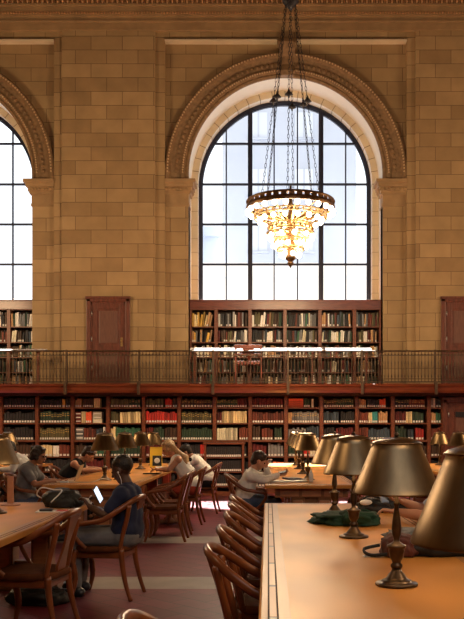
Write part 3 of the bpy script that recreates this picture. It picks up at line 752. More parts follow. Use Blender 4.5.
q = MB(); q.box(-.13, .13, -.112, -.095, ch_ - .20, ch_ - .05); q.build('splat', M['chair_red'], r)

# ------------------------------------------------------------------ chandelier
CY = 15.0; CX = PX(290.5, CY)
zc = lambda py: PZ(py, CY)
CRY = 205.5
r = empty('chandelier', (CX, CY, zc(CRY)), 0, 'tiered bronze and gilt chandelier of glowing globe bulbs hanging before the arched window', 'chandelier')
Z0 = zc(CRY)
def ring(mb, R, z, rad, n=56, mi=0): mb.tube([(R * math.cos(2 * PI * k / n), R * math.sin(2 * PI * k / n), z) for k in range(n)], rad, n=6, mi=mi, closed=True)
def band(name, R, z0, z1, n, m, rad=.014):
    q = MB(); ring(q, R, z0, rad); ring(q, R, z1, rad)
    for k in range(n):
        a = 2 * PI * k / n; c_, s_ = math.cos(a), math.sin(a)
        q.ball((R * c_, R * s_, (z0 + z1) / 2), (z1 - z0) * .34, (1, 1, 1.1), u=6, v=5)
        a2 = 2 * PI * (k + .5) / n
        q.tube([(R * c_, R * s_, z0), (R * math.cos(a2), R * math.sin(a2), z1)], .008, n=5)
        q.ball((R * math.cos(a2), R * math.sin(a2), z1 + rad), rad * 1.2, u=5, v=4)
    return q.build(name, m, r)
q = MB()   # crown band: a solid hoop pierced with oval eyes
R = .775
for (za, zb2) in ((-.085, -.005), (.035, .075)):
    q.lathe([(R, za), (R + .012, (za + zb2) / 2), (R, zb2), (R - .02, zb2), (R - .02, za), (R, za)], n=64, cap=False)
for k in range(36):
    a0 = 2 * PI * k / 36; w_ = 2 * PI / 36 * .36
    q.hexa([((R - .015) * math.cos(a0 - w_), (R - .015) * math.sin(a0 - w_), -.04), (R * math.cos(a0 - w_), R * math.sin(a0 - w_), -.04), (R * math.cos(a0 + w_), R * math.sin(a0 + w_), -.04), ((R - .015) * math.cos(a0 + w_), (R - .015) * math.sin(a0 + w_), -.04)],
           [((R - .015) * math.cos(a0 - w_), (R - .015) * math.sin(a0 - w_), .05), (R * math.cos(a0 - w_), R * math.sin(a0 - w_), .05), (R * math.cos(a0 + w_), R * math.sin(a0 + w_), .05), ((R - .015) * math.cos(a0 + w_), (R - .015) * math.sin(a0 + w_), .05)])
q.build('crown_band', M['dark_gilt'], r)
band('gilt_band', .64, zc(217) - Z0 - .02, zc(217) - Z0 + .035, 30, M['gilt'], .011)
band('gilt_band', .38, zc(231) - Z0, zc(225.5) - Z0, 22, M['gilt'], .012)
band('gilt_band', .41, zc(235) - Z0 - .01, zc(235) - Z0 + .02, 20, M['gilt'], .010)
band('gilt_band', .27, zc(243) - Z0, zc(240) - Z0, 16, M['gilt'], .010)
band('gilt_band', .24, zc(250) - Z0, zc(248.5) - Z0, 14, M['gilt'], .010)
q = MB(); q.lathe([(.02, .35), (.03, .1), (.05, 0), (.03, -.1), (.06, -.3), (.10, zc(231) - Z0), (.05, zc(238) - Z0), (.09, zc(246) - Z0), (.05, zc(252) - Z0), (.10, zc(258.5) - Z0), (.06, zc(260.5) - Z0), (.04, zc(261.5) - Z0), (.06, zc(263) - Z0), (.055, zc(264) - Z0), (.02, zc(266.5) - Z0), (.012, zc(267.5) - Z0), (.0, zc(268.5) - Z0)], n=16); q.build('stem', M['dark_gilt'], r)
for (R, z, n, zi) in ((.76, -.05, 12, -.28), (.64, zc(217) - Z0, 12, -.34), (.41, zc(235) - Z0, 10, zc(231) - Z0), (.24, zc(249) - Z0, 8, zc(247) - Z0)):
    q = MB(); q.tube(spline([(.04, 0, zi), (R * .5, 0, (z + zi) / 2 - .03), (R, 0, z)], 4), .009, n=5); a0 = q.build('arm', M['gilt'], r); a0.rotation_euler = (0, 0, .1)
    for k in range(1, n):
        o = a0.copy(); COL.objects.link(o); o.parent = r; o.rotation_euler = (0, 0, 2 * PI * k / n + .1)
bm0 = MB(); bm0.ball((0, 0, 0), .047, (1, 1, 1.08), u=12, v=8); bulb0 = None
for (R, py, n, br) in ((.75, 212.5, 24, 1.0), (.55, 221, 16, 1.0), (.40, 237, 11, .95), (.30, 246, 9, .95), (.17, 255, 7, .95)):
    for k in range(n):
        a = 2 * PI * (k + .5) / n; p = (R * math.cos(a), R * math.sin(a), zc(py) - Z0)
        if bulb0 is None: bulb0 = bm0.build('bulb', M['bulb'], r); o = bulb0
        else: o = bulb0.copy(); COL.objects.link(o); o.parent = r
        o.location = p; o.scale = (br,) * 3
sk = None
for (R, py, n) in ((.75, 208.3, 24), (.55, 217.3, 16), (.40, 233.2, 11)):
    for k in range(n):
        a = 2 * PI * (k + .5) / n
        if sk is None: q = MB(); q.lathe([(.022, .05), (.028, .02), (.03, -.005)], n=8); sk = q.build('bulb_socket', M['gilt'], r); o = sk
        else: o = sk.copy(); COL.objects.link(o); o.parent = r
        o.location = (R * math.cos(a), R * math.sin(a), zc(py) - Z0 - .02)
hubz = zc(2) - Z0
for k, adeg in enumerate((3, 38, 83, 177, 218, 263)):
    a = math.radians(adeg); q = MB()
    p0 = Vector((.52 * math.cos(a), .52 * math.sin(a), .07)); p1 = Vector((.09 * math.cos(a), .09 * math.sin(a), hubz - .05))
    L_ = (p1 - p0).length; n = int(L_ / .075); d = (p1 - p0).normalized()
    for j in range(n):
        c_ = p0 + d * (j + .5) * L_ / n; sd = Vector((-math.sin(a), math.cos(a), 0)) if j % 2 else Vector((math.cos(a), math.sin(a), 0))
        q.tube([c_ + d * (.046 * math.cos(t)) + sd * (.017 * math.sin(t)) for t in [2 * PI * i / 8 for i in range(8)]], .0055, n=4, closed=True, up=d.cross(sd))
    mid = p0.lerp(p1, .51); q.lathe([(.012, .10), (.022, .06), (.075, .0), (.02, -.02), (.012, -.06)], mid, n=10)
    q.tube([(.52 * math.cos(a), .52 * math.sin(a), .07), (.765 * math.cos(a), .765 * math.sin(a), .06)], .01, n=5)
    q.build('chain', M['iron'], r)
q = MB(); q.lathe([(.02, ZT - Z0 - .02), (.02, hubz + .25), (.06, hubz + .18), (.14, hubz + .10), (.15, hubz), (.07, hubz - .08), (.02, hubz - .14)], n=14); q.build('ceiling_rod', M['iron'], r)
lt = light('chandelier_light', 'POINT', (CX, CY, zc(240)), 900, WARM, shadow_soft_size=.7)

# ------------------------------------------------------------------ tables
TW, TH = 1.14, .76
def make_table():
    r = empty('reading_table', (0, 0, 0))
    L2 = 3.42; W2 = TW / 2
    q = MB(); q.box(-W2, W2, -L2, L2, TH - .045, TH, ch=.010); q.build('tabletop', M['table_wood'], r)
    q = MB(); e = .0008
    for s in (-1, 1):
        for (a_, b_, mi, ex) in ((.010, .036, 1, 1), (.040, .068, 0, 1), (.072, .118, 1, 1), (.034, .041, 2, 1.2), (.067, .074, 2, 1.2)):
            q.box(s * (W2 - a_), s * (W2 - b_), -L2 + a_, L2 - a_, TH - .002, TH + e * ex, mi)
            q.box(-W2 + b_, W2 - b_, s * (L2 - a_), s * (L2 - b_), TH - .002, TH + e * ex, mi)
    q.build('inlay_border', [M['table_inlay'], M['table_border'], M['table_line']], r)
    q = MB()
    for s in (-1, 1): q.box(s * (W2 - .33), s * (W2 - .36), -L2 + .12, L2 - .12, TH - .16, TH - .045)
    for s in (-1, 1): q.box(-W2 + .12, W2 - .12, s * (L2 - .12), s * (L2 - .15), TH - .16, TH - .045)
    q.build('apron', M['apron_wood'], r)
    for y in (-L2 + .24, -1.15, 1.15, L2 - .24):
        q = MB()
        for s in (-1, 1):
            q.box(s * .08, s * .25, y - .10, y + .10, .10, TH - .10, ch=.012)
            q.box(s * .10, s * .23, y - .115, y + .115, .16, TH - .20, 1, ch=.012)
        q.box(-.20, .20, y - .06, y + .06, TH - .30, TH - .12, ch=.01); q.box(-.20, .20, y - .05, y + .05, .14, .26, ch=.01)
        q.box(-.32, .32, y - .12, y + .12, 0, .10, ch=.02)
        q.build('trestle', [M['apron_wood'], M['apron_panel']], r)
    for s in (-1, 1):
        q = MB()
        for k in (-1, 0, 1): q.box(k * .27 - .115, k * .27 + .115, s * (L2 - .112), s * (L2 - .13), TH - .15, TH - .055, ch=.006)
        q.build('end_panel', M['apron_panel'], r)
    return r
COLX = {-2: -4.92, -1: -2.19, 0: .535, 1: 3.27}
tdef = [(0, 4.38, 'long oak reading table with inlaid border filling the lower right foreground'),
        (0, 13.77, 'oak reading table behind the foreground one, where the reader in white sweater sits'),
        (-1, 4.48, 'oak reading table in the left foreground with a black bag on it'),
        (-1, 13.77, 'oak reading table on the left with the yellow stand and several lamps'),
        (-2, 13.77, 'oak reading table at the far left edge behind the woman with glasses'),
        (1, 13.77, 'oak reading table at the far right, mostly hidden by the large lampshades')]
tb = make_table()
for i, (c_, y, lab) in enumerate(tdef):
    o = tb if i == 0 else copy_tree(tb)
    o.location = (COLX[c_], y, 0); tag(o, lab, 'table', 'long reading tables')

# ------------------------------------------------------------------ table lamps
def make_lamp():
    r = empty('table_lamp')
    q = MB(); q.lathe([(.090, 0), (.092, .003), (.092, .009), (.088, .013), (.070, .015), (.066, .017), (.064, .022), (.058, .025), (.050, .027), (.044, .034), (.036, .046), (.024, .060), (.018, .072)], n=32); q.build('base', M['bronze'], r)
    q = MB(); q.lathe([(.020, .070), (.026, .080), (.026, .088), (.018, .096), (.020, .104), (.030, .120), (.035, .150), (.034, .158), (.042, .164), (.042, .172), (.028, .178), (.014, .188), (.013, .200), (.019, .218), (.0215, .240), (.018, .280), (.012, .318), (.009, .340), (.014, .348), (.014, .356), (.009, .364), (.009, .56)], n=20); q.build('stem', M['bronze'], r)
    q = MB()
    zb_, zt_ = .395, .608
    P = [(.189, zb_), (.1905, zb_ + .003), (.189, zb_ + .007)]
    for k in range(9): t = k / 8; P.append((.188 + (.104 - .188) * t, zb_ + .010 + (zt_ - zb_ - .010) * t))
    P += [(.104, zt_ + .0005), (.1085, zt_ + .001), (.110, zt_ + .002), (.110, zt_ + .005), (.108, zt_ + .0065), (.098, zt_ + .013), (.06, zt_ + .025), (.02, zt_ + .031), (.0, zt_ + .032)]
    q.lathe(P, n=48, cap=False)
    Pi = [(.189, zb_ + .002)] + [(.186 + (.102 - .186) * k / 4, zb_ + .010 + (zt_ - zb_ - .012) * k / 4) for k in range(5)] + [(.0, zt_ + .010)]
    q.lathe(Pi, n=48, cap=False, mi=1)
    q.build('lamp_shade', [M['brass'], M['brass_inner']], r, fix=False)
    q = MB(); q.lathe([(.0, zt_ + .030), (.010, zt_ + .034), (.012, zt_ + .042), (.006, zt_ + .050), (0, zt_ + .052)], n=12); q.build('finial', M['bronze'], r)
    for s in (-1, 1):
        q = MB(); q.ball((s * .05, 0, .50), .024, (1, 1, 1.5)); q.tube([(0, 0, .47), (s * .05, 0, .47)], .008); q.build('light_bulb', M['lamp_bulb'], r)
    g = light('lamp_glow', 'POINT', (0, 0, .44), 2.2, (1.0, .72, .42), shadow_soft_size=.04); g.parent = r
    return r
lamps = [(0, 2.05, 'large brass table lamp cut off by the right edge, nearest of all', 0),
         (0, 3.67, 'brass table lamp standing fully in view on the foreground table, beside the red bag', .3),
         (0, 5.30, 'brass table lamp on the foreground table, rising beside the green cloth bag', .9),
         (0, 6.83, 'brass table lamp at the far end of the foreground table', 1.3),
         (0, 11.40, 'brass table lamp nearest on the second table beside the glass bottle', .1),
         (0, 13.00, 'second brass lamp from the front on the table of the reader in white sweater', .6),
         (0, 14.60, 'third brass lamp from the front on the table of the reader in white sweater', 1.1),
         (0, 16.20, 'farthest brass lamp on the sunlit table of the reader in white sweater', .4),
         (-1, 6.83, 'brass lamp cut off by the left edge on the left foreground table', .2),
         (-1, 11.40, 'brass lamp nearest on the left rear table, beside the white cable', .5),
         (-1, 13.00, 'second brass lamp from the front on the left rear table', .8),
         (-1, 14.60, 'third brass lamp from the front on the left rear table', 1.2),
         (-1, 16.20, 'farthest brass lamp on the left rear table, above the yellow stand', .7),
         (-2, 16.10, 'small brass lamp by the left edge above the woman with glasses', .3),
         (1, 16.20, 'farthest small brass lamp on the right-hand far table, left of its neighbour', .9),
         (1, 14.60, 'small brass lamp at the right edge beneath the dark wooden door', .1)]
lp = make_lamp()
for i, (c_, y, lab, rz) in enumerate(lamps):
    o = lp if i == 0 else copy_tree(lp)
    o.location = (COLX[c_] + (.02 if y == 3.67 else 0), y, TH + .001); o.rotation_euler = (0, 0, rz); tag(o, lab, 'lamp', 'brass table lamps')

# ------------------------------------------------------------------ armchairs (local: the sitter looks along +x)
def make_chair():
    r = empty('reading_chair')
    n = 20
    q = MB(); top = []; bot = []
    for k in range(n):
        a = 2 * PI * k / n; ca, sa = math.cos(a), math.sin(a); e = .55
        x = .235 * abs(ca) ** e * (1 if ca > 0 else -1); y = (.245 if ca > 0 else .225) * abs(sa) ** e * (1 if sa > 0 else -1)
        bot.append((x, y))
    lev = [(.405, .97), (.410, 1.0), (.440, 1.0), (.452, .97), (.450, .85), (.443, .4)]
    vs = [(x * s, y * s, z) for (z, s) in lev for (x, y) in bot]
    fs = [(i * n + k, i * n + (k + 1) % n, (i + 1) * n + (k + 1) % n, (i + 1) * n + k) for i in range(len(lev) - 1) for k in range(n)]
    fs += [tuple(range(n))[::-1], tuple(range((len(lev) - 1) * n, len(lev) * n))]
    q.add(vs, fs, 0, True); q.build('seat', M['chair_seat'], r)
    q = MB(); q.box(-.20, .20, -.20, .20, .35, .41, ch=.01); q.build('seat_frame', M['chair_wood'], r)
    half = [(.10, .225, .43), (.165, .255, .50), (.215, .275, .585), (.19, .285, .635), (.08, .285, .655), (-.06, .278, .684), (-.19, .245, .768), (-.285, .15, .840), (-.315, 0, .858)]
    path = half + [(x, -y, z) for (x, y, z) in half[-2::-1]]
    sp = spline(path, 5); N = len(sp)
    rr = [(.0165) + .0085 * math.sin(PI * i / (N - 1)) for i in range(N)]
    q = MB(); q.tube(sp, rr, n=10, sx=.72); q.build('arm_rail', M['chair_wood'], r)
    for s in (-1, 1):
        q = MB(); q.tube(spline([(.205, s * .20, .42), (.225, s * .215, .32), (.205, s * .215, .18), (.225, s * .225, .06), (.245, s * .228, 0)], 4), [.026] * 9 + [.024, .022, .020, .018, .018, .018, .018, .018], n=8); q.build('leg', M['chair_wood'], r)
        q = MB(); q.tube(spline([(-.185, s * .185, .43), (-.20, s * .19, .28), (-.235, s * .20, .12), (-.275, s * .205, 0)], 4), [.026, .026, .025, .024, .023, .022, .021, .020, .019, .018, .018, .018, .018], n=8); q.build('leg', M['chair_wood'], r)
        q = MB(); q.tube(spline([(-.175, s * .19, .42), (-.20, s * .185, .55), (-.235, s * .19, .68), (-.26, s * .20, .80)], 4), .019, n=8, sx=1.3); q.build('back_post', M['chair_wood'], r)
    q = MB()   # vase splat
    prof = [(.42, .060), (.48, .075), (.55, .055), (.62, .040), (.70, .050), (.78, .075), (.845, .095)]
    vs = []
    for (z, w_) in prof:
        x = -.195 - .115 * ((z - .42) / .43) ** 1.1
        vs += [(x - .009, -w_, z), (x - .009, w_, z), (x + .009, w_, z), (x + .009, -w_, z)]
    fs = [(4 * i + a, 4 * i + (a + 1) % 4, 4 * i + 4 + (a + 1) % 4, 4 * i + 4 + a) for i in range(len(prof) - 1) for a in range(4)] + [(3, 2, 1, 0), tuple(range(len(vs) - 4, len(vs)))]
    q.add(vs, fs, 0); q.build('splat', M['chair_wood'], r)
    return r
chairs = [  # x, y, yaw degrees (0 = looks +x), label
    (-.12, 2.55, 4, 'red-brown armchair whose curved back just enters the bottom edge'),
    (.02, 4.12, 0, 'nearest whole armchair pushed under the foreground table, curved back toward the aisle'),
    (.03, 4.92, 2, 'second armchair pushed under the foreground table, behind the nearest whole one'),
    (.03, 5.75, -2, 'third armchair pushed under the foreground table'),
    (.02, 6.55, 3, 'fourth armchair pushed under the foreground table'),
    (.0, 7.25, 0, 'farthest armchair pushed under the foreground table, near its corner'),
    (-.24, 11.0, 0, 'armchair in which the reader in white sweater sits'),
    (-1.39, 7.34, 172, 'armchair seen from the side holding the man in navy shirt'),
    (-1.66, 6.0, 172, 'empty dark armchair turned at the left foreground table'),
    (-1.33, 11.05, 180, 'empty armchair at the near corner of the left rear table'),
    (-1.33, 11.80, 184, 'empty armchair between the corner chair and the blond woman'),
    (-1.26, 13.0, 178, 'armchair of the blond woman in white tank top'),
    (-1.12, 14.7, 176, 'armchair of the man in the white short-sleeved shirt'),
    (-3.08, 11.0, 0, 'armchair of the woman with glasses at the left rear table'),
    (-3.10, 12.2, 4, 'empty armchair between the woman with glasses and the reader in black top'),
    (-3.12, 13.4, 0, 'armchair of the reader in black sleeveless top'),
    (-3.05, 14.9, 0, 'empty armchair beyond the reader in black sleeveless top'),
    (-3.90, 13.4, 180, 'armchair of the reader in pale striped shirt by the left edge'),
    (1.45, 6.25, 180, 'armchair of the reader hidden behind the large lampshade'),
    (1.40, 12.2, 180, 'empty armchair on the far side of the second table'),
    (1.40, 15.0, 182, 'empty armchair by the far end of the second table'),
    (2.40, 13.0, 0, 'empty armchair before the far right table'),
    (2.40, 15.2, 0, 'empty armchair before the far right table close to the shelves')]
ch = make_chair()
for i, (x, y, yaw, lab) in enumerate(chairs):
    o = ch if i == 0 else copy_tree(ch)
    o.location = (x, y, 0); o.rotation_euler = (0, 0, math.radians(yaw)); tag(o, lab, 'chair', 'wooden reading-room armchairs')

# ------------------------------------------------------------------ people
def fuse(mb, name, m, parent, vox=.012, smooth=2):
    """melt overlapping shapes into one continuous surface"""
    o = mb.build(name, m, parent)
    md = o.modifiers.new('r', 'REMESH'); md.mode = 'VOXEL'; md.voxel_size = vox; md.use_smooth_shade = True
    if smooth: s = o.modifiers.new('s', 'SMOOTH'); s.factor = .5; s.iterations = smooth
    dg = bpy.context.evaluated_depsgraph_get()
    me = bpy.data.meshes.new_from_object(o.evaluated_get(dg)); old = o.data; o.modifiers.clear(); o.data = me; bpy.data.meshes.remove(old)
    if not me.materials: me.materials.append(m)
    return o

def hand(mb, wrist, d, side, curl=.5):
    """palm, four fingers of unequal length and a thumb; d points along the hand, side toward the thumb"""
    W = Vector(wrist); d = Vector(d).normalized(); t = Vector(side); t = (t - d * t.dot(d)).normalized(); nrm = d.cross(t)
    palm_c = W + d * .045
    for k in range(4): mb.cap(W + t * (.006 * (1.5 - k)), W + d * .085 + t * (.021 * (1.5 - k)), .016, .0125, n=8)
    for k, ln in enumerate((.068, .078, .072, .056)):
        b = W + d * .088 + t * (.021 * (1.5 - k)); c1 = curl * .9; c2 = curl * 1.9
        m1 = b + (d * math.cos(c1) + nrm * math.sin(c1)) * ln * .5; e = m1 + (d * math.cos(c2) + nrm * math.sin(c2)) * ln * .5
        mb.cap(b, m1, .0100, .0092, n=8); mb.cap(m1, e, .0092, .0078, n=8)
    tb_ = W + d * .025 + t * .03; t1 = tb_ + (d * .7 + t * .6 + nrm * .35).normalized() * .038; t2 = t1 + (d * .9 + nrm * .45).normalized() * .03
    mb.cap(W + d * .015 + t * .012, tb_, .016, .014, n=8); mb.cap(tb_, t1, .0125, .011, n=8); mb.cap(t1, t2, .011, .009, n=8)

def person(loc, yaw, label, P, group=None):
    """local frame: origin on the floor under the seat, looking along +x. P holds the pose and clothing."""
    r = empty('person', (loc[0], loc[1], 0), math.radians(yaw), label, 'person', group)
    hipz = .545; pel = Vector((-.06, 0, hipz)); lean = P.get('lean', .2); curve = P.get('curve', .25)
    tor = P.get('tor', .92)
    sp1 = pel + Vector((math.sin(lean), 0, math.cos(lean))) * .22 * tor
    sp2 = sp1 + Vector((math.sin(lean + curve), 0, math.cos(lean + curve))) * .26 * tor
    neck_dir = Vector((math.sin(lean + curve + P.get('neck', .2)), P.get('ntilt', 0), math.cos(lean + curve + P.get('neck', .2)))).normalized()
    nk = sp2 + neck_dir * .08; hc = nk + neck_dir * .115 + Vector((.02, 0, 0))
    sw = P.get('sw', .19); s = P.get('scale', 1.0)
    upd = Vector((math.sin(lean + curve), 0, math.cos(lean + curve)))
    SHL = {1: sp2 + Vector((0, sw, 0)) - upd * .02, -1: sp2 + Vector((0, -sw, 0)) - upd * .02}
    fdir = Vector(P.get('look', (1, 0, -.2))).normalized(); sdir = Vector((0, 0, 1)).cross(fdir).normalized(); udir = fdir.cross(sdir)
    Rm = Matrix((fdir, sdir, udir)).transposed()
    H = lambda x, y, z: hc + Rm @ Vector((x, y, z))
    b = MB()
    # torso
    b.cap(pel + Vector((0, .07, 0)), pel + Vector((0, -.07, 0)), .115, .115); b.cap(pel, sp1, .125, .12)
    for y in (-.07, .07): b.cap(sp1 + Vector((0, y, 0)), sp2 + Vector((0, y * 1.1, -.04)), .105, .10)
    b.cap(SHL[1], SHL[-1], .062, .062); b.cap(sp2 - upd * .03, nk, .075, .055); b.cap(nk, hc - neck_dir * .03, .054, .052)
    if P.get('female'):
        for y in (-.075, .075): b.ball(sp2 + Vector((.075, y, -.11)), .06)
    # head with face
    b.ball(H(-.012, 0, .03), .092, (1.03, .84, .98), u=20, v=14, rot=Rm)
    b.ball(H(.018, 0, -.035), .070, (.95, .88, 1.1), u=16, v=12, rot=Rm); b.ball(H(.05, 0, -.088), .030, (.9, 1.1, .8), rot=Rm)
    b.ball(H(.064, 0, -.005), .035, (.6, 1.5, .9), rot=Rm)
    b.cap(H(.083, 0, .008), H(.104, 0, -.028), .009, .014, n=8); b.ball(H(.088, 0, -.058), .016, (.6, 1.5, .55), rot=Rm)
    for q in (-1, 1): b.ball(H(.0, q * .080, -.012), .026, (.75, .4, 1.2), rot=Rm); b.cap(H(.074, q * .015, .022), H(.064, q * .045, .022), .011, .009, n=8)
    # arms
    for q in (1, -1):
        el, wr, hd = P['arm'][q]; el = Vector(el); wr = Vector(wr); S_ = SHL[q]
        b.cap(S_, el, .049, .039); b.cap(el, el.lerp(wr, .35), .040, .041); b.cap(el.lerp(wr, .35), wr, .041, .026)
        hand(b, wr, hd, Vector((0, -q, .3)) if P.get('flat') is None else Vector((0, -q, 0)), P.get('curl', .55))
    # legs
    legs = {}
    for q in (1, -1):
        kn, an = P.get('leg', {}).get(q, ((.36, q * .12, .50), (.34, q * .12, .10)))
        kn = Vector(kn); an = Vector(an); hp = pel + Vector((.02, q * .09, -.01)); legs[q] = (hp, kn, an)
        b.cap(hp, kn, .085, .058); b.cap(kn, kn.lerp(an, .35), .055, .055); b.cap(kn.lerp(an, .35), an, .055, .036)
        td = (Vector((.16, 0, -an.z + .035)));
        b.cap(an, an + td * .3, .036, .035); b.cap(an + Vector((-.03, 0, -an.z + .04)), an + td, .034, .026)
    body = fuse(b, 'body', P['skin'], r, vox=P.get('vox', .0095), smooth=1)
    # eyes and mouth
    for q in (-1, 1):
        e = MB(); e.ball(H(.079, q * .031, .004), .0115, u=10, v=8); e.build('eye', M['eye'], r)
    e = MB(); e.ball(H(.098, 0, -.057), .010, (.5, 2.2, .55), rot=Rm); e.build('lips', M['lip'] if P['skin'] is not M['skin_dark'] else P['skin'], r)
    # shirt
    c = MB(); o_ = .014
    c.cap(pel + Vector((0, .075, .05)), pel + Vector((0, -.075, .05)), .120 + o_, .120 + o_); c.cap(pel + Vector((0, 0, .04)), sp1, .128 + o_, .122 + o_)
    for y in (-.07, .07): c.cap(sp1 + Vector((0, y, 0)), sp2 + Vector((0, y * 1.1, -.04)), .107 + o_, .102 + o_)
    if P.get('female'):
        for y in (-.075, .075): c.ball(sp2 + Vector((.075, y, -.11)), .06 + o_)
    sl = P.get('sleeve', 1.0)
    if P.get('tank'):
        for y in (-.10, .10): c.cap(sp2 + Vector((.0, y, -.05)), sp2 + Vector((0, y * .95, .045)), .07, .035)
    else:
        c.cap(SHL[1], SHL[-1], .064 + o_, .064 + o_); c.cap(sp2 - upd * .04, sp2 + neck_dir * .035, .078 + o_, .058 + o_)
        for q in (1, -1):
            el, wr, hd = P['arm'][q]; el = Vector(el); wr = Vector(wr)
            if sl <= .5: c.cap(SHL[q], SHL[q].lerp(el, sl * 1.6), .052 + o_, .050 + o_)
            else: c.cap(SHL[q], el, .052 + o_, .044 + o_); c.cap(el, el.lerp(wr, .93), .044 + o_, .030 + o_ * .8)
    fuse(c, 'shirt', P['shirt'], r, vox=.014, smooth=2)
    # trousers or shorts
    c = MB(); c.cap(pel + Vector((0, .085, 0)), pel + Vector((0, -.085, 0)), .125, .125)
    for q in (1, -1):
        hp, kn, an = legs[q]
        if P.get('shorts'): c.cap(hp, hp.lerp(kn, .55), .100, .085)
        else: c.cap(hp, kn, .098, .074); c.cap(kn, an + Vector((0, 0, .02)), .074, .052)
    fuse(c, 'shorts' if P.get('shorts') else 'trousers', P['pants'], r, vox=.014, smooth=2)
    for q in (1, -1):
        hp, kn, an = legs[q]; z = an.z
        c = MB(); base = an + Vector((0, 0, -z + .045)); c.cap(base + Vector((-.04, 0, 0)), base + Vector((.15, 0, -.005)), .043, .036); c.cap(base, an + Vector((0, 0, -.01)), .044, .045)
        sh = fuse(c, 'shoe', P.get('shoe', M['black_plastic']), r, vox=.009, smooth=1)
        if z < .3:
            for v in sh.data.vertices: v.co.z = max(v.co.z, .003)
    # hair
    style = P.get('hair', 'short')
    if style != 'none':
        c = MB()
        c.ball(H(-.022, 0, .045), .100, (1.02, .88, .92), u=20, v=14, rot=Rm); c.ball(H(-.05, 0, .0), .085, (.8, .92, 1.1), u=16, v=10, rot=Rm)
        c.cap(H(.045, .04, .092), H(.045, -.04, .092), .028, .028)
        if style in ('long', 'curly'):
            rnd = random.Random(len(label))
            for k in range(26):
                a = rnd.uniform(-2.4, 2.4); zz = rnd.uniform(-.05, .10)
                c.ball(H(-.03 - .06 * math.cos(a) if style == 'curly' else -.05 * math.cos(a), .085 * math.sin(a), zz), rnd.uniform(.026, .036), rot=Rm)
        if style == 'long':
            for y in (-.075, -.04, 0, .04, .075):
                pp = [H(-.06, y, .02), H(-.095, y * 1.1, -.08), sp2 + Vector((-.10, y * 1.5, .02)), sp2 + Vector((-.12, y * 1.5, -.14))]
                for a_, b_ in zip(pp, pp[1:]): c.cap(a_, b_, .045, .040)
        fuse(c, 'hair', P['hairm'], r, vox=.009, smooth=1)
    else:
        c = MB(); c.ball(H(-.022, 0, .040), .0935, (1.04, .86, .97), u=24, v=16, rot=Rm); c.build('hair', P['hairm'], r)
    r.scale = (s, s, s)
    r['x'] = 0; del r['x']
    return r, H, Rm

Vn = Vector
# man in navy shirt with a phone
pr, H, Rm = person((-1.27, 7.34), 172, 'man in navy shirt with white earphones looking at a lit phone', dict(
    skin=M['skin_dark'], shirt=M['navy'], pants=M['grey_cloth'], tor=.80, lean=-.02, curve=.04, neck=.14, look=(1, -.10, -.38), hair='none', hairm=M['hair_dark'], sleeve=.42,
    arm={1: ((.06, .24, .74), (.24, .13, .80), (.6, -.3, .8)), -1: ((.08, -.26, .70), (.27, -.10, .76), (.5, .4, .75))}, curl=.8,
    leg={1: ((.38, .15, .53), (.36, .14, .10)), -1: ((.40, -.16, .53), (.42, -.15, .10))}, shoe=M['black_plastic'], scale=.97))
e = MB(); e.ball(H(.005, .088, -.02), .010); e.tube(spline([H(.005, .09, -.025), H(.0, .09, -.09), H(.03, .07, -.17), H(.06, .03, -.28)], 5), .0028, n=6)
e.build('earphone', M['white_plastic'], pr)
ph = MB(); ph.box(-.037, .037, -.004, .004, -.075, .075, 0, ch=.003); ph.box(-.033, .033, -.0052, -.004, -.067, .067, 1)
o = ph.build('phone', [M['black_plastic'], M['screen']], loc=(PX(97, 7.2), 7.24, PZ(495, 7.2))); o.rotation_euler = (math.radians(-12), math.radians(-30), math.radians(76))
tag(o, 'lit white smartphone held by the man in navy shirt', 'phone')

# woman with glasses at the laptop
pr, H, Rm = person((-3.08, 11.0), 0, 'woman with dark curly hair and glasses in grey t-shirt typing at a laptop', dict(
    skin=M['skin_tan'], shirt=M['grey_cloth'], pants=M['denim'], lean=.03, curve=.14, neck=.42, look=(1, -.1, -.22), hair='curly', hairm=M['hair_dark'], sleeve=.4, female=True,
    arm={1: ((.14, .24, .78), (.38, .12, .80), (1, -.1, 0)), -1: ((.14, -.25, .77), (.38, -.14, .80), (1, .1, 0))}, curl=.3, flat=1, sw=.165, scale=.96))
for q in (-1, 1):
    e = MB(); e.tube([H(.096, q * .033, .004) + Rm @ Vn((0, .022 * math.cos(t), .018 * math.sin(t))) for t in [2 * PI * k / 14 for k in range(14)]], .003, n=5, closed=True); e.tube([H(.096, q * .055, .01), H(.0, q * .088, .01)], .003, n=5); e.build('glasses', M['black_plastic'], pr)
# reader in black sleeveless top lying over the table
pr, H, Rm = person((-3.16, 13.4), 0, 'person in black sleeveless top leaning on folded arms, sunglasses pushed up on the head', dict(
    skin=M['skin_light'], shirt=M['black_cloth'], pants=M['black_cloth'], lean=.30, curve=.45, neck=.12, look=(1, -.15, -.75), hair='short', hairm=M['hair_brown'], tank=True,
    arm={1: ((.26, .26, .81), (.52, .12, .81), (1, -.5, 0)), -1: ((.28, -.28, .81), (.56, -.12, .81), (1, .3, 0))}, curl=.2, flat=1, sw=.20, scale=1.0))
e = MB()
for q in (-1, 1): e.ball(H(.065, q * .036, .10), .026, (.4, 1.1, .8), rot=Rm); e.tube([H(.06, q * .06, .10), H(-.03, q * .09, .04)], .004, n=5)
e.build('sunglasses', M['steel'], pr)
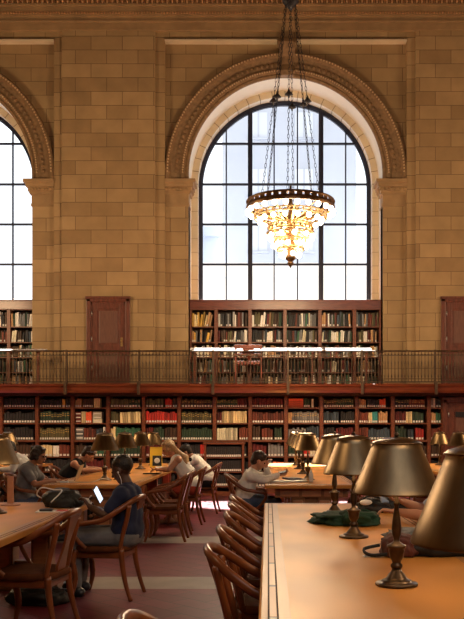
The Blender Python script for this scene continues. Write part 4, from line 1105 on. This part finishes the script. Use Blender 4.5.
# reader in pale striped shirt, back to us
person((-3.76, 13.4), 180, 'person in pale striped shirt bending over the table at the left edge', dict(
    skin=M['skin_tan'], shirt=M['pale_cloth'], pants=M['black_cloth'], tor=1.05, lean=.26, curve=.40, neck=.1, look=(1, .1, -.5), hair='short', hairm=M['hair_dark'],
    arm={1: ((.20, .24, .81), (.44, .10, .81), (1, -.2, 0)), -1: ((.20, -.25, .81), (.44, -.12, .81), (1, .2, 0))}, curl=.3, flat=1))
# blond woman
person((-1.22, 13.0), 180, 'blond woman in white tank top and red shorts reading at the left rear table', dict(
    skin=M['skin_light'], shirt=M['white_cloth'], pants=M['red_cloth'], lean=.34, curve=.20, neck=.2, tor=1.0, look=(1, .25, -.45), hair='long', hairm=M['hair_blond'], tank=True, female=True, shorts=True,
    arm={1: ((.26, .22, .82), (.42, .05, .81), (1, -.3, 0)), -1: ((.24, -.22, .82), (.42, -.02, .81), (1, .3, 0))}, curl=.4, flat=1, sw=.165,
    leg={1: ((.34, .09, .50), (.28, .06, .10)), -1: ((.34, -.09, .50), (.22, -.04, .12))}, shoe=M['skin_tan'], scale=1.02))
# man in white short-sleeved shirt
pr, H, Rm = person((-1.10, 14.7), 178, 'man in white short-sleeved shirt with sleeve badge bending over the left rear table', dict(
    skin=M['skin_tan'], shirt=M['white_cloth'], pants=M['black_cloth'], lean=.34, curve=.30, neck=.25, look=(1, .1, -.65), hair='short', hairm=M['hair_dark'], sleeve=.5,
    arm={1: ((.30, .24, .82), (.50, .10, .81), (1, -.3, 0)), -1: ((.30, -.24, .82), (.50, -.06, .81), (1, .3, 0))}, curl=.4, flat=1))
e = MB(); e.ball((.21, .285, .93), .030, (1, .35, 1.2)); e.build('sleeve_badge', M['black_cloth'], pr)
# reader in white sweater
pr, H, Rm = person((-.24, 11.0), 0, 'dark-haired reader in white sweater holding a phone with chin on hand', dict(
    skin=M['skin_light'], shirt=M['sweater'], pants=M['denim'], tor=.72, lean=.10, curve=.26, neck=.10, look=(1, -.05, -.5), hair='short', hairm=M['hair_brown'],
    arm={1: ((.26, .20, .82), (.22, .07, .96), (.2, -.2, .9)), -1: ((.20, -.24, .81), (.38, -.12, .87), (1, .25, .15))}, curl=.7, sw=.18, scale=.98))
ph = MB(); ph.box(-.06, .06, -.036, .036, -.005, .005, ch=.003)
o = ph.build('phone', M['black_plastic'], loc=(.20, 10.92, .895)); o.rotation_euler = (.2, -.25, .2)
tag(o, 'dark phone in the hand of the reader in white sweater', 'phone')
# person behind the large lampshade
person((1.52, 6.25), 180, 'person in pale blue shirt mostly hidden behind the largest lampshade, forearms on the table', dict(
    skin=M['skin_light'], shirt=M['blue_cloth'], pants=M['denim'], lean=.10, curve=.10, neck=.2, look=(1, .1, -.4), hair='short', hairm=M['hair_dark'], sleeve=.5,
    arm={1: ((.40, .24, .82), (.60, .10, .84), (1, -.2, .15)), -1: ((.36, -.20, .83), (.52, -.04, .90), (1, .2, .2))}, curl=.8, flat=1))
e = MB(); 
o = MB(); o.box(-.038, .038, -.075, .075, -.005, .005, ch=.003); o = o.build('phone', M['black_plastic'], loc=(.86, 6.25, .90)); o.rotation_euler = (.3, .5, .1)
tag(o, 'dark phone held above the foreground table by the hidden person', 'phone')

# ------------------------------------------------------------------ things on the tables
def lump(name, cx, cy, z, sx, sy, sz, m, seed=0, amp=.25, freq=5, parent=None, n=28):
    """a soft crumpled heap resting on z"""
    bm = bmesh.new(); bmesh.ops.create_uvsphere(bm, u_segments=n * 2, v_segments=n, radius=1)
    for v in bm.verts:
        p = v.co.normalized(); d = noise.fractal(p * freq * .5 + Vn((seed, 0, 0)), 1.0, 2.0, 4) * amp
        e = .75; q = Vn([math.copysign(abs(c) ** e, c) for c in p]) * (1 + d)
        v.co = Vn((q.x * sx, q.y * sy, max(q.z, -.55) * sz + .55 * sz))
    mb = MB(); mb.bm(bm, 0, True); o = mb.build(name, m, parent, loc=(cx, cy, z)); return o
T1 = TH + .002
r = empty('green_bag', (PX(347, 6.1), 6.1, T1), 0, 'crumpled dark green cloth bag on the foreground table around a lamp', 'bag')
o = lump('bag_body', -.06, .05, 0, .20, .22, .045, M['green_cloth'], 3, .30, 4, r); o = lump('bag_flap', .08, -.06, .005, .15, .17, .06, M['green_cloth'], 9, .25, 3.5, r)
e = MB(); e.tube(spline([(.02, .05, .06), (.12, -.08, .10), (.22, -.05, .04), (.20, .08, .02)], 5), .010, n=6, sx=.4); e.build('strap', M['green_cloth'], r)
r = empty('camera_bag', (PX(380, 6.75), 6.95, T1), 0, 'black bag with white patch on the foreground table beyond the green bag', 'bag')
lump('bag_body', .05, 0, 0, .20, .11, .075, M['bag_black'], 5, .25, 6, r)
e = MB(); e.ball((-.10, -.10, .085), .034, (1.5, .4, .7)); e.build('white_patch', M['paper'], r)
e = MB(); e.tube(spline([(-.14, -.02, .04), (-.1, -.1, .13), (.02, -.08, .12), (.1, -.12, .06)], 5), .009, n=6); e.build('strap', M['bag_black'], r)
r = empty('red_bag', (PX(399, 4.55), 4.55, T1), 0, 'dark red leather bag on the foreground table between two lamps', 'bag')
lump('bag_body', .0, 0, 0, .095, .12, .072, M['bag_red'], 12, .18, 4, r)
e = MB(); e.tube(spline([(-.10, .02, .05), (-.19, .0, .03), (-.16, -.08, .01), (-.06, -.1, .02)], 5), .010, n=6, sx=.5); e.build('strap', M['bag_black'], r)
r = empty('jacket', (PX(442, 4.62), 4.62, T1), 0, 'black jacket heaped on the foreground table under the largest lampshade', 'jacket')
lump('jacket_body', -.03, .0, 0, .21, .17, .078, M['bag_black'], 21, .2, 4, r); lump('sleeve', -.10, .36, .0, .14, .16, .055, M['grey_cloth'], 23, .3, 6, r)
r = empty('power_outlet', (PX(372, 4.5), 4.5, TH), 0, 'flat metal power outlet plate set in the foreground table', 'outlet')
e = MB(); e.box(-.045, .045, -.03, .03, 0, .0035, ch=.001); e.build('plate', M['steel'], r)
for x in (-.022, .022):
    e = MB(); e.box(x - .016, x + .016, -.016, .016, .003, .0045); e.build('socket', M['black_plastic'], r)

# second table, around the reader in white sweater
r = empty('open_book', (PX(283, 11.0) + .02, 10.98, T1), 0, 'open white book before the reader in white sweater', 'book')
for s in (-1, 1):
    e = MB(); e.hexa([(0, -.13, 0), (s * .19, -.13, 0), (s * .19, .13, 0), (0, .13, 0)], [(0, -.13, .012), (s * .19, -.125, .02), (s * .19, .125, .02), (0, .13, .012)]); e.build('page_block', M['paper'], r)
e = MB(); e.lathe([(.10, 0), (.105, .01), (.09, .022), (.03, .02)], n=20); tag(e.build('dish', M['steel'], loc=(PX(300, 10.9), 10.95, T1)), 'round shallow metal dish beside the open white book', 'dish')
e = MB(); e.lathe([(.026, 0), (.028, .01), (.028, .10), (.012, .13), (.012, .15)], n=16); o = e.build('bottle', M['white_plastic'], loc=(PX(311, 10.95), 10.95, T1)); tag(o, 'small pale bottle standing near the lamp on the second table', 'bottle')
e = MB(); e.box(-.10, .10, -.14, .14, 0, .02, ch=.003); o = e.build('notebook', M['black_plastic'], loc=(PX(293, 11.3), 11.55, T1)); o.rotation_euler = (0, 0, .3); tag(o, 'dark closed notebook between the open book and the lamp', 'notebook')

# left foreground table
r = empty('backpack', (PX(61, 7.35), 7.42, T1), 0, 'black backpack lying on the left foreground table in front of the laptop', 'backpack')
lump('pack_body', 0, 0, 0, .165, .13, .095, M['bag_black'], 31, .14, 4, r); lump('front_pocket', .02, -.09, .0, .11, .06, .065, M['bag_black'], 33, .12, 4, r)
e = MB(); e.tube(spline([(-.1, -.02, .14), (-.02, -.08, .165), (.06, -.02, .155)], 5), .008, n=6, sx=.5); e.build('strap', M['grey_cloth'], r)
e = MB(); e.tube(spline([(-.14, .05, .05), (-.22, -.02, .10), (-.16, -.10, .17), (-.05, -.12, .155), (.03, -.16, .15), (-.06, -.18, .05)], 6), .006, n=6); tag(e.build('cable', M['white_plastic'], loc=(PX(61, 7.35), 7.42, T1)), 'white charging cable looped over the black backpack', 'cable')
e = MB(); e.box(-.13, .13, -.09, .09, 0, .006); e.box(.03, .12, -.07, .07, .006, .007, 1); e.box(-.10, .0, -.06, .03, .006, .022, 2)
o = e.build('magazine', [M['paper'], M['red_plastic'], M['black_plastic']], loc=(PX(52, 6.95), 6.98, T1)); o.rotation_euler = (0, 0, .12); tag(o, 'white and red magazine on the left foreground table in front of the backpack', 'magazine')
r = empty('sign_stand', (PX(10.5, 7.55), 7.55, T1), 0, 'slim pinkish wooden upright on a round base on the left foreground table', 'stand')
e = MB(); e.lathe([(.085, 0), (.087, .006), (.07, .012), (.02, .016)], n=24); e.build('base', M['pink_wood'], r)
e = MB(); e.box(-.027, .027, -.012, .012, .012, .26, ch=.004); e.build('upright', M['pink_wood'], r)

# left rear table
r = empty('laptop', (-2.52, 11.0, T1), math.radians(5), 'open laptop seen from the side in front of the woman with glasses', 'laptop')
e = MB(); e.box(-.19, .03, -.16, .16, 0, .016, ch=.004); e.build('keyboard_base', M['laptop'], r)
e = MB(); e.hexa([(.03, -.16, .014), (.042, -.16, .014), (.042, .16, .014), (.03, .16, .014)], [(.105, -.16, .215), (.117, -.16, .215), (.117, .16, .215), (.105, .16, .215)]); e.build('lid', M['laptop'], r)
e = MB(); e.box(-.05, .05, -.03, .03, 0, .025, ch=.006); tag(e.build('power_adapter', M['white_plastic'], loc=(PX(64, 10.7), 10.72, T1)), 'white laptop power adapter at the near edge of the left rear table', 'adapter')
e = MB(); y0 = 10.8
e.tube(spline([(PX(68, y0), y0 - .05, T1 + .005), (PX(80, y0), y0 - .02, T1 + .005), (PX(92, y0), y0 + .05, T1 + .006), (PX(97, y0), y0 + .3, T1 + .03), (PX(103, y0), y0 + .45, T1 + .006), (PX(107, y0), y0 + .25, T1 + .005)], 6), .005, n=6); tag(e.build('cable', M['white_plastic']), 'white cable running along the left rear table to the nearest lamp', 'cable')
e = MB(); e.box(-.12, .12, -.09, .09, 0, .012, ch=.003); o = e.build('tablet', M['black_plastic'], loc=(-1.78, 13.0, T1)); tag(o, 'thin dark tablet under the hands of the blond woman', 'tablet')
yy = 14.9
r = empty('yellow_stand', (PX(156, yy), yy, T1), 0, 'bright yellow display stand with black and white picture on the left rear table', 'stand')
e = MB(); e.hexa([(-.105, -.03, 0), (.105, -.03, 0), (.105, .03, 0), (-.105, .03, 0)], [(-.105, .01, .37), (.105, .01, .37), (.105, .03, .37), (-.105, .03, .37)]); e.build('card', M['yellow'], r)
e = MB(); e.hexa([(-.06, -.0265, .04), (.10, -.0265, .04), (.10, -.018, .04), (-.06, -.018, .04)], [(-.06, -.0085, .22), (.10, -.0085, .22), (.10, .0, .22), (-.06, .0, .22)]); e.ball((.02, -.018, .13), .05, (1, .2, 1), mi=1); e.build('picture', [M['black_plastic'], M['paper']], r)
e = MB(); e.box(-.12, .12, -.16, .16, 0, .03, ch=.004); o = e.build('closed_book', M['paper'], loc=(-1.82, 14.7, T1)); o.rotation_euler = (0, 0, .2); tag(o, 'white book lying before the man in white short-sleeved shirt', 'book')
# under the left table
r = empty('floor_bag', (PX(38, 7.0), 7.0, .002), 0, 'black bag on the floor under the left foreground table', 'bag')
lump('bag_body', 0, 0, 0, .24, .14, .09, M['bag_black'], 44, .2, 4, r)
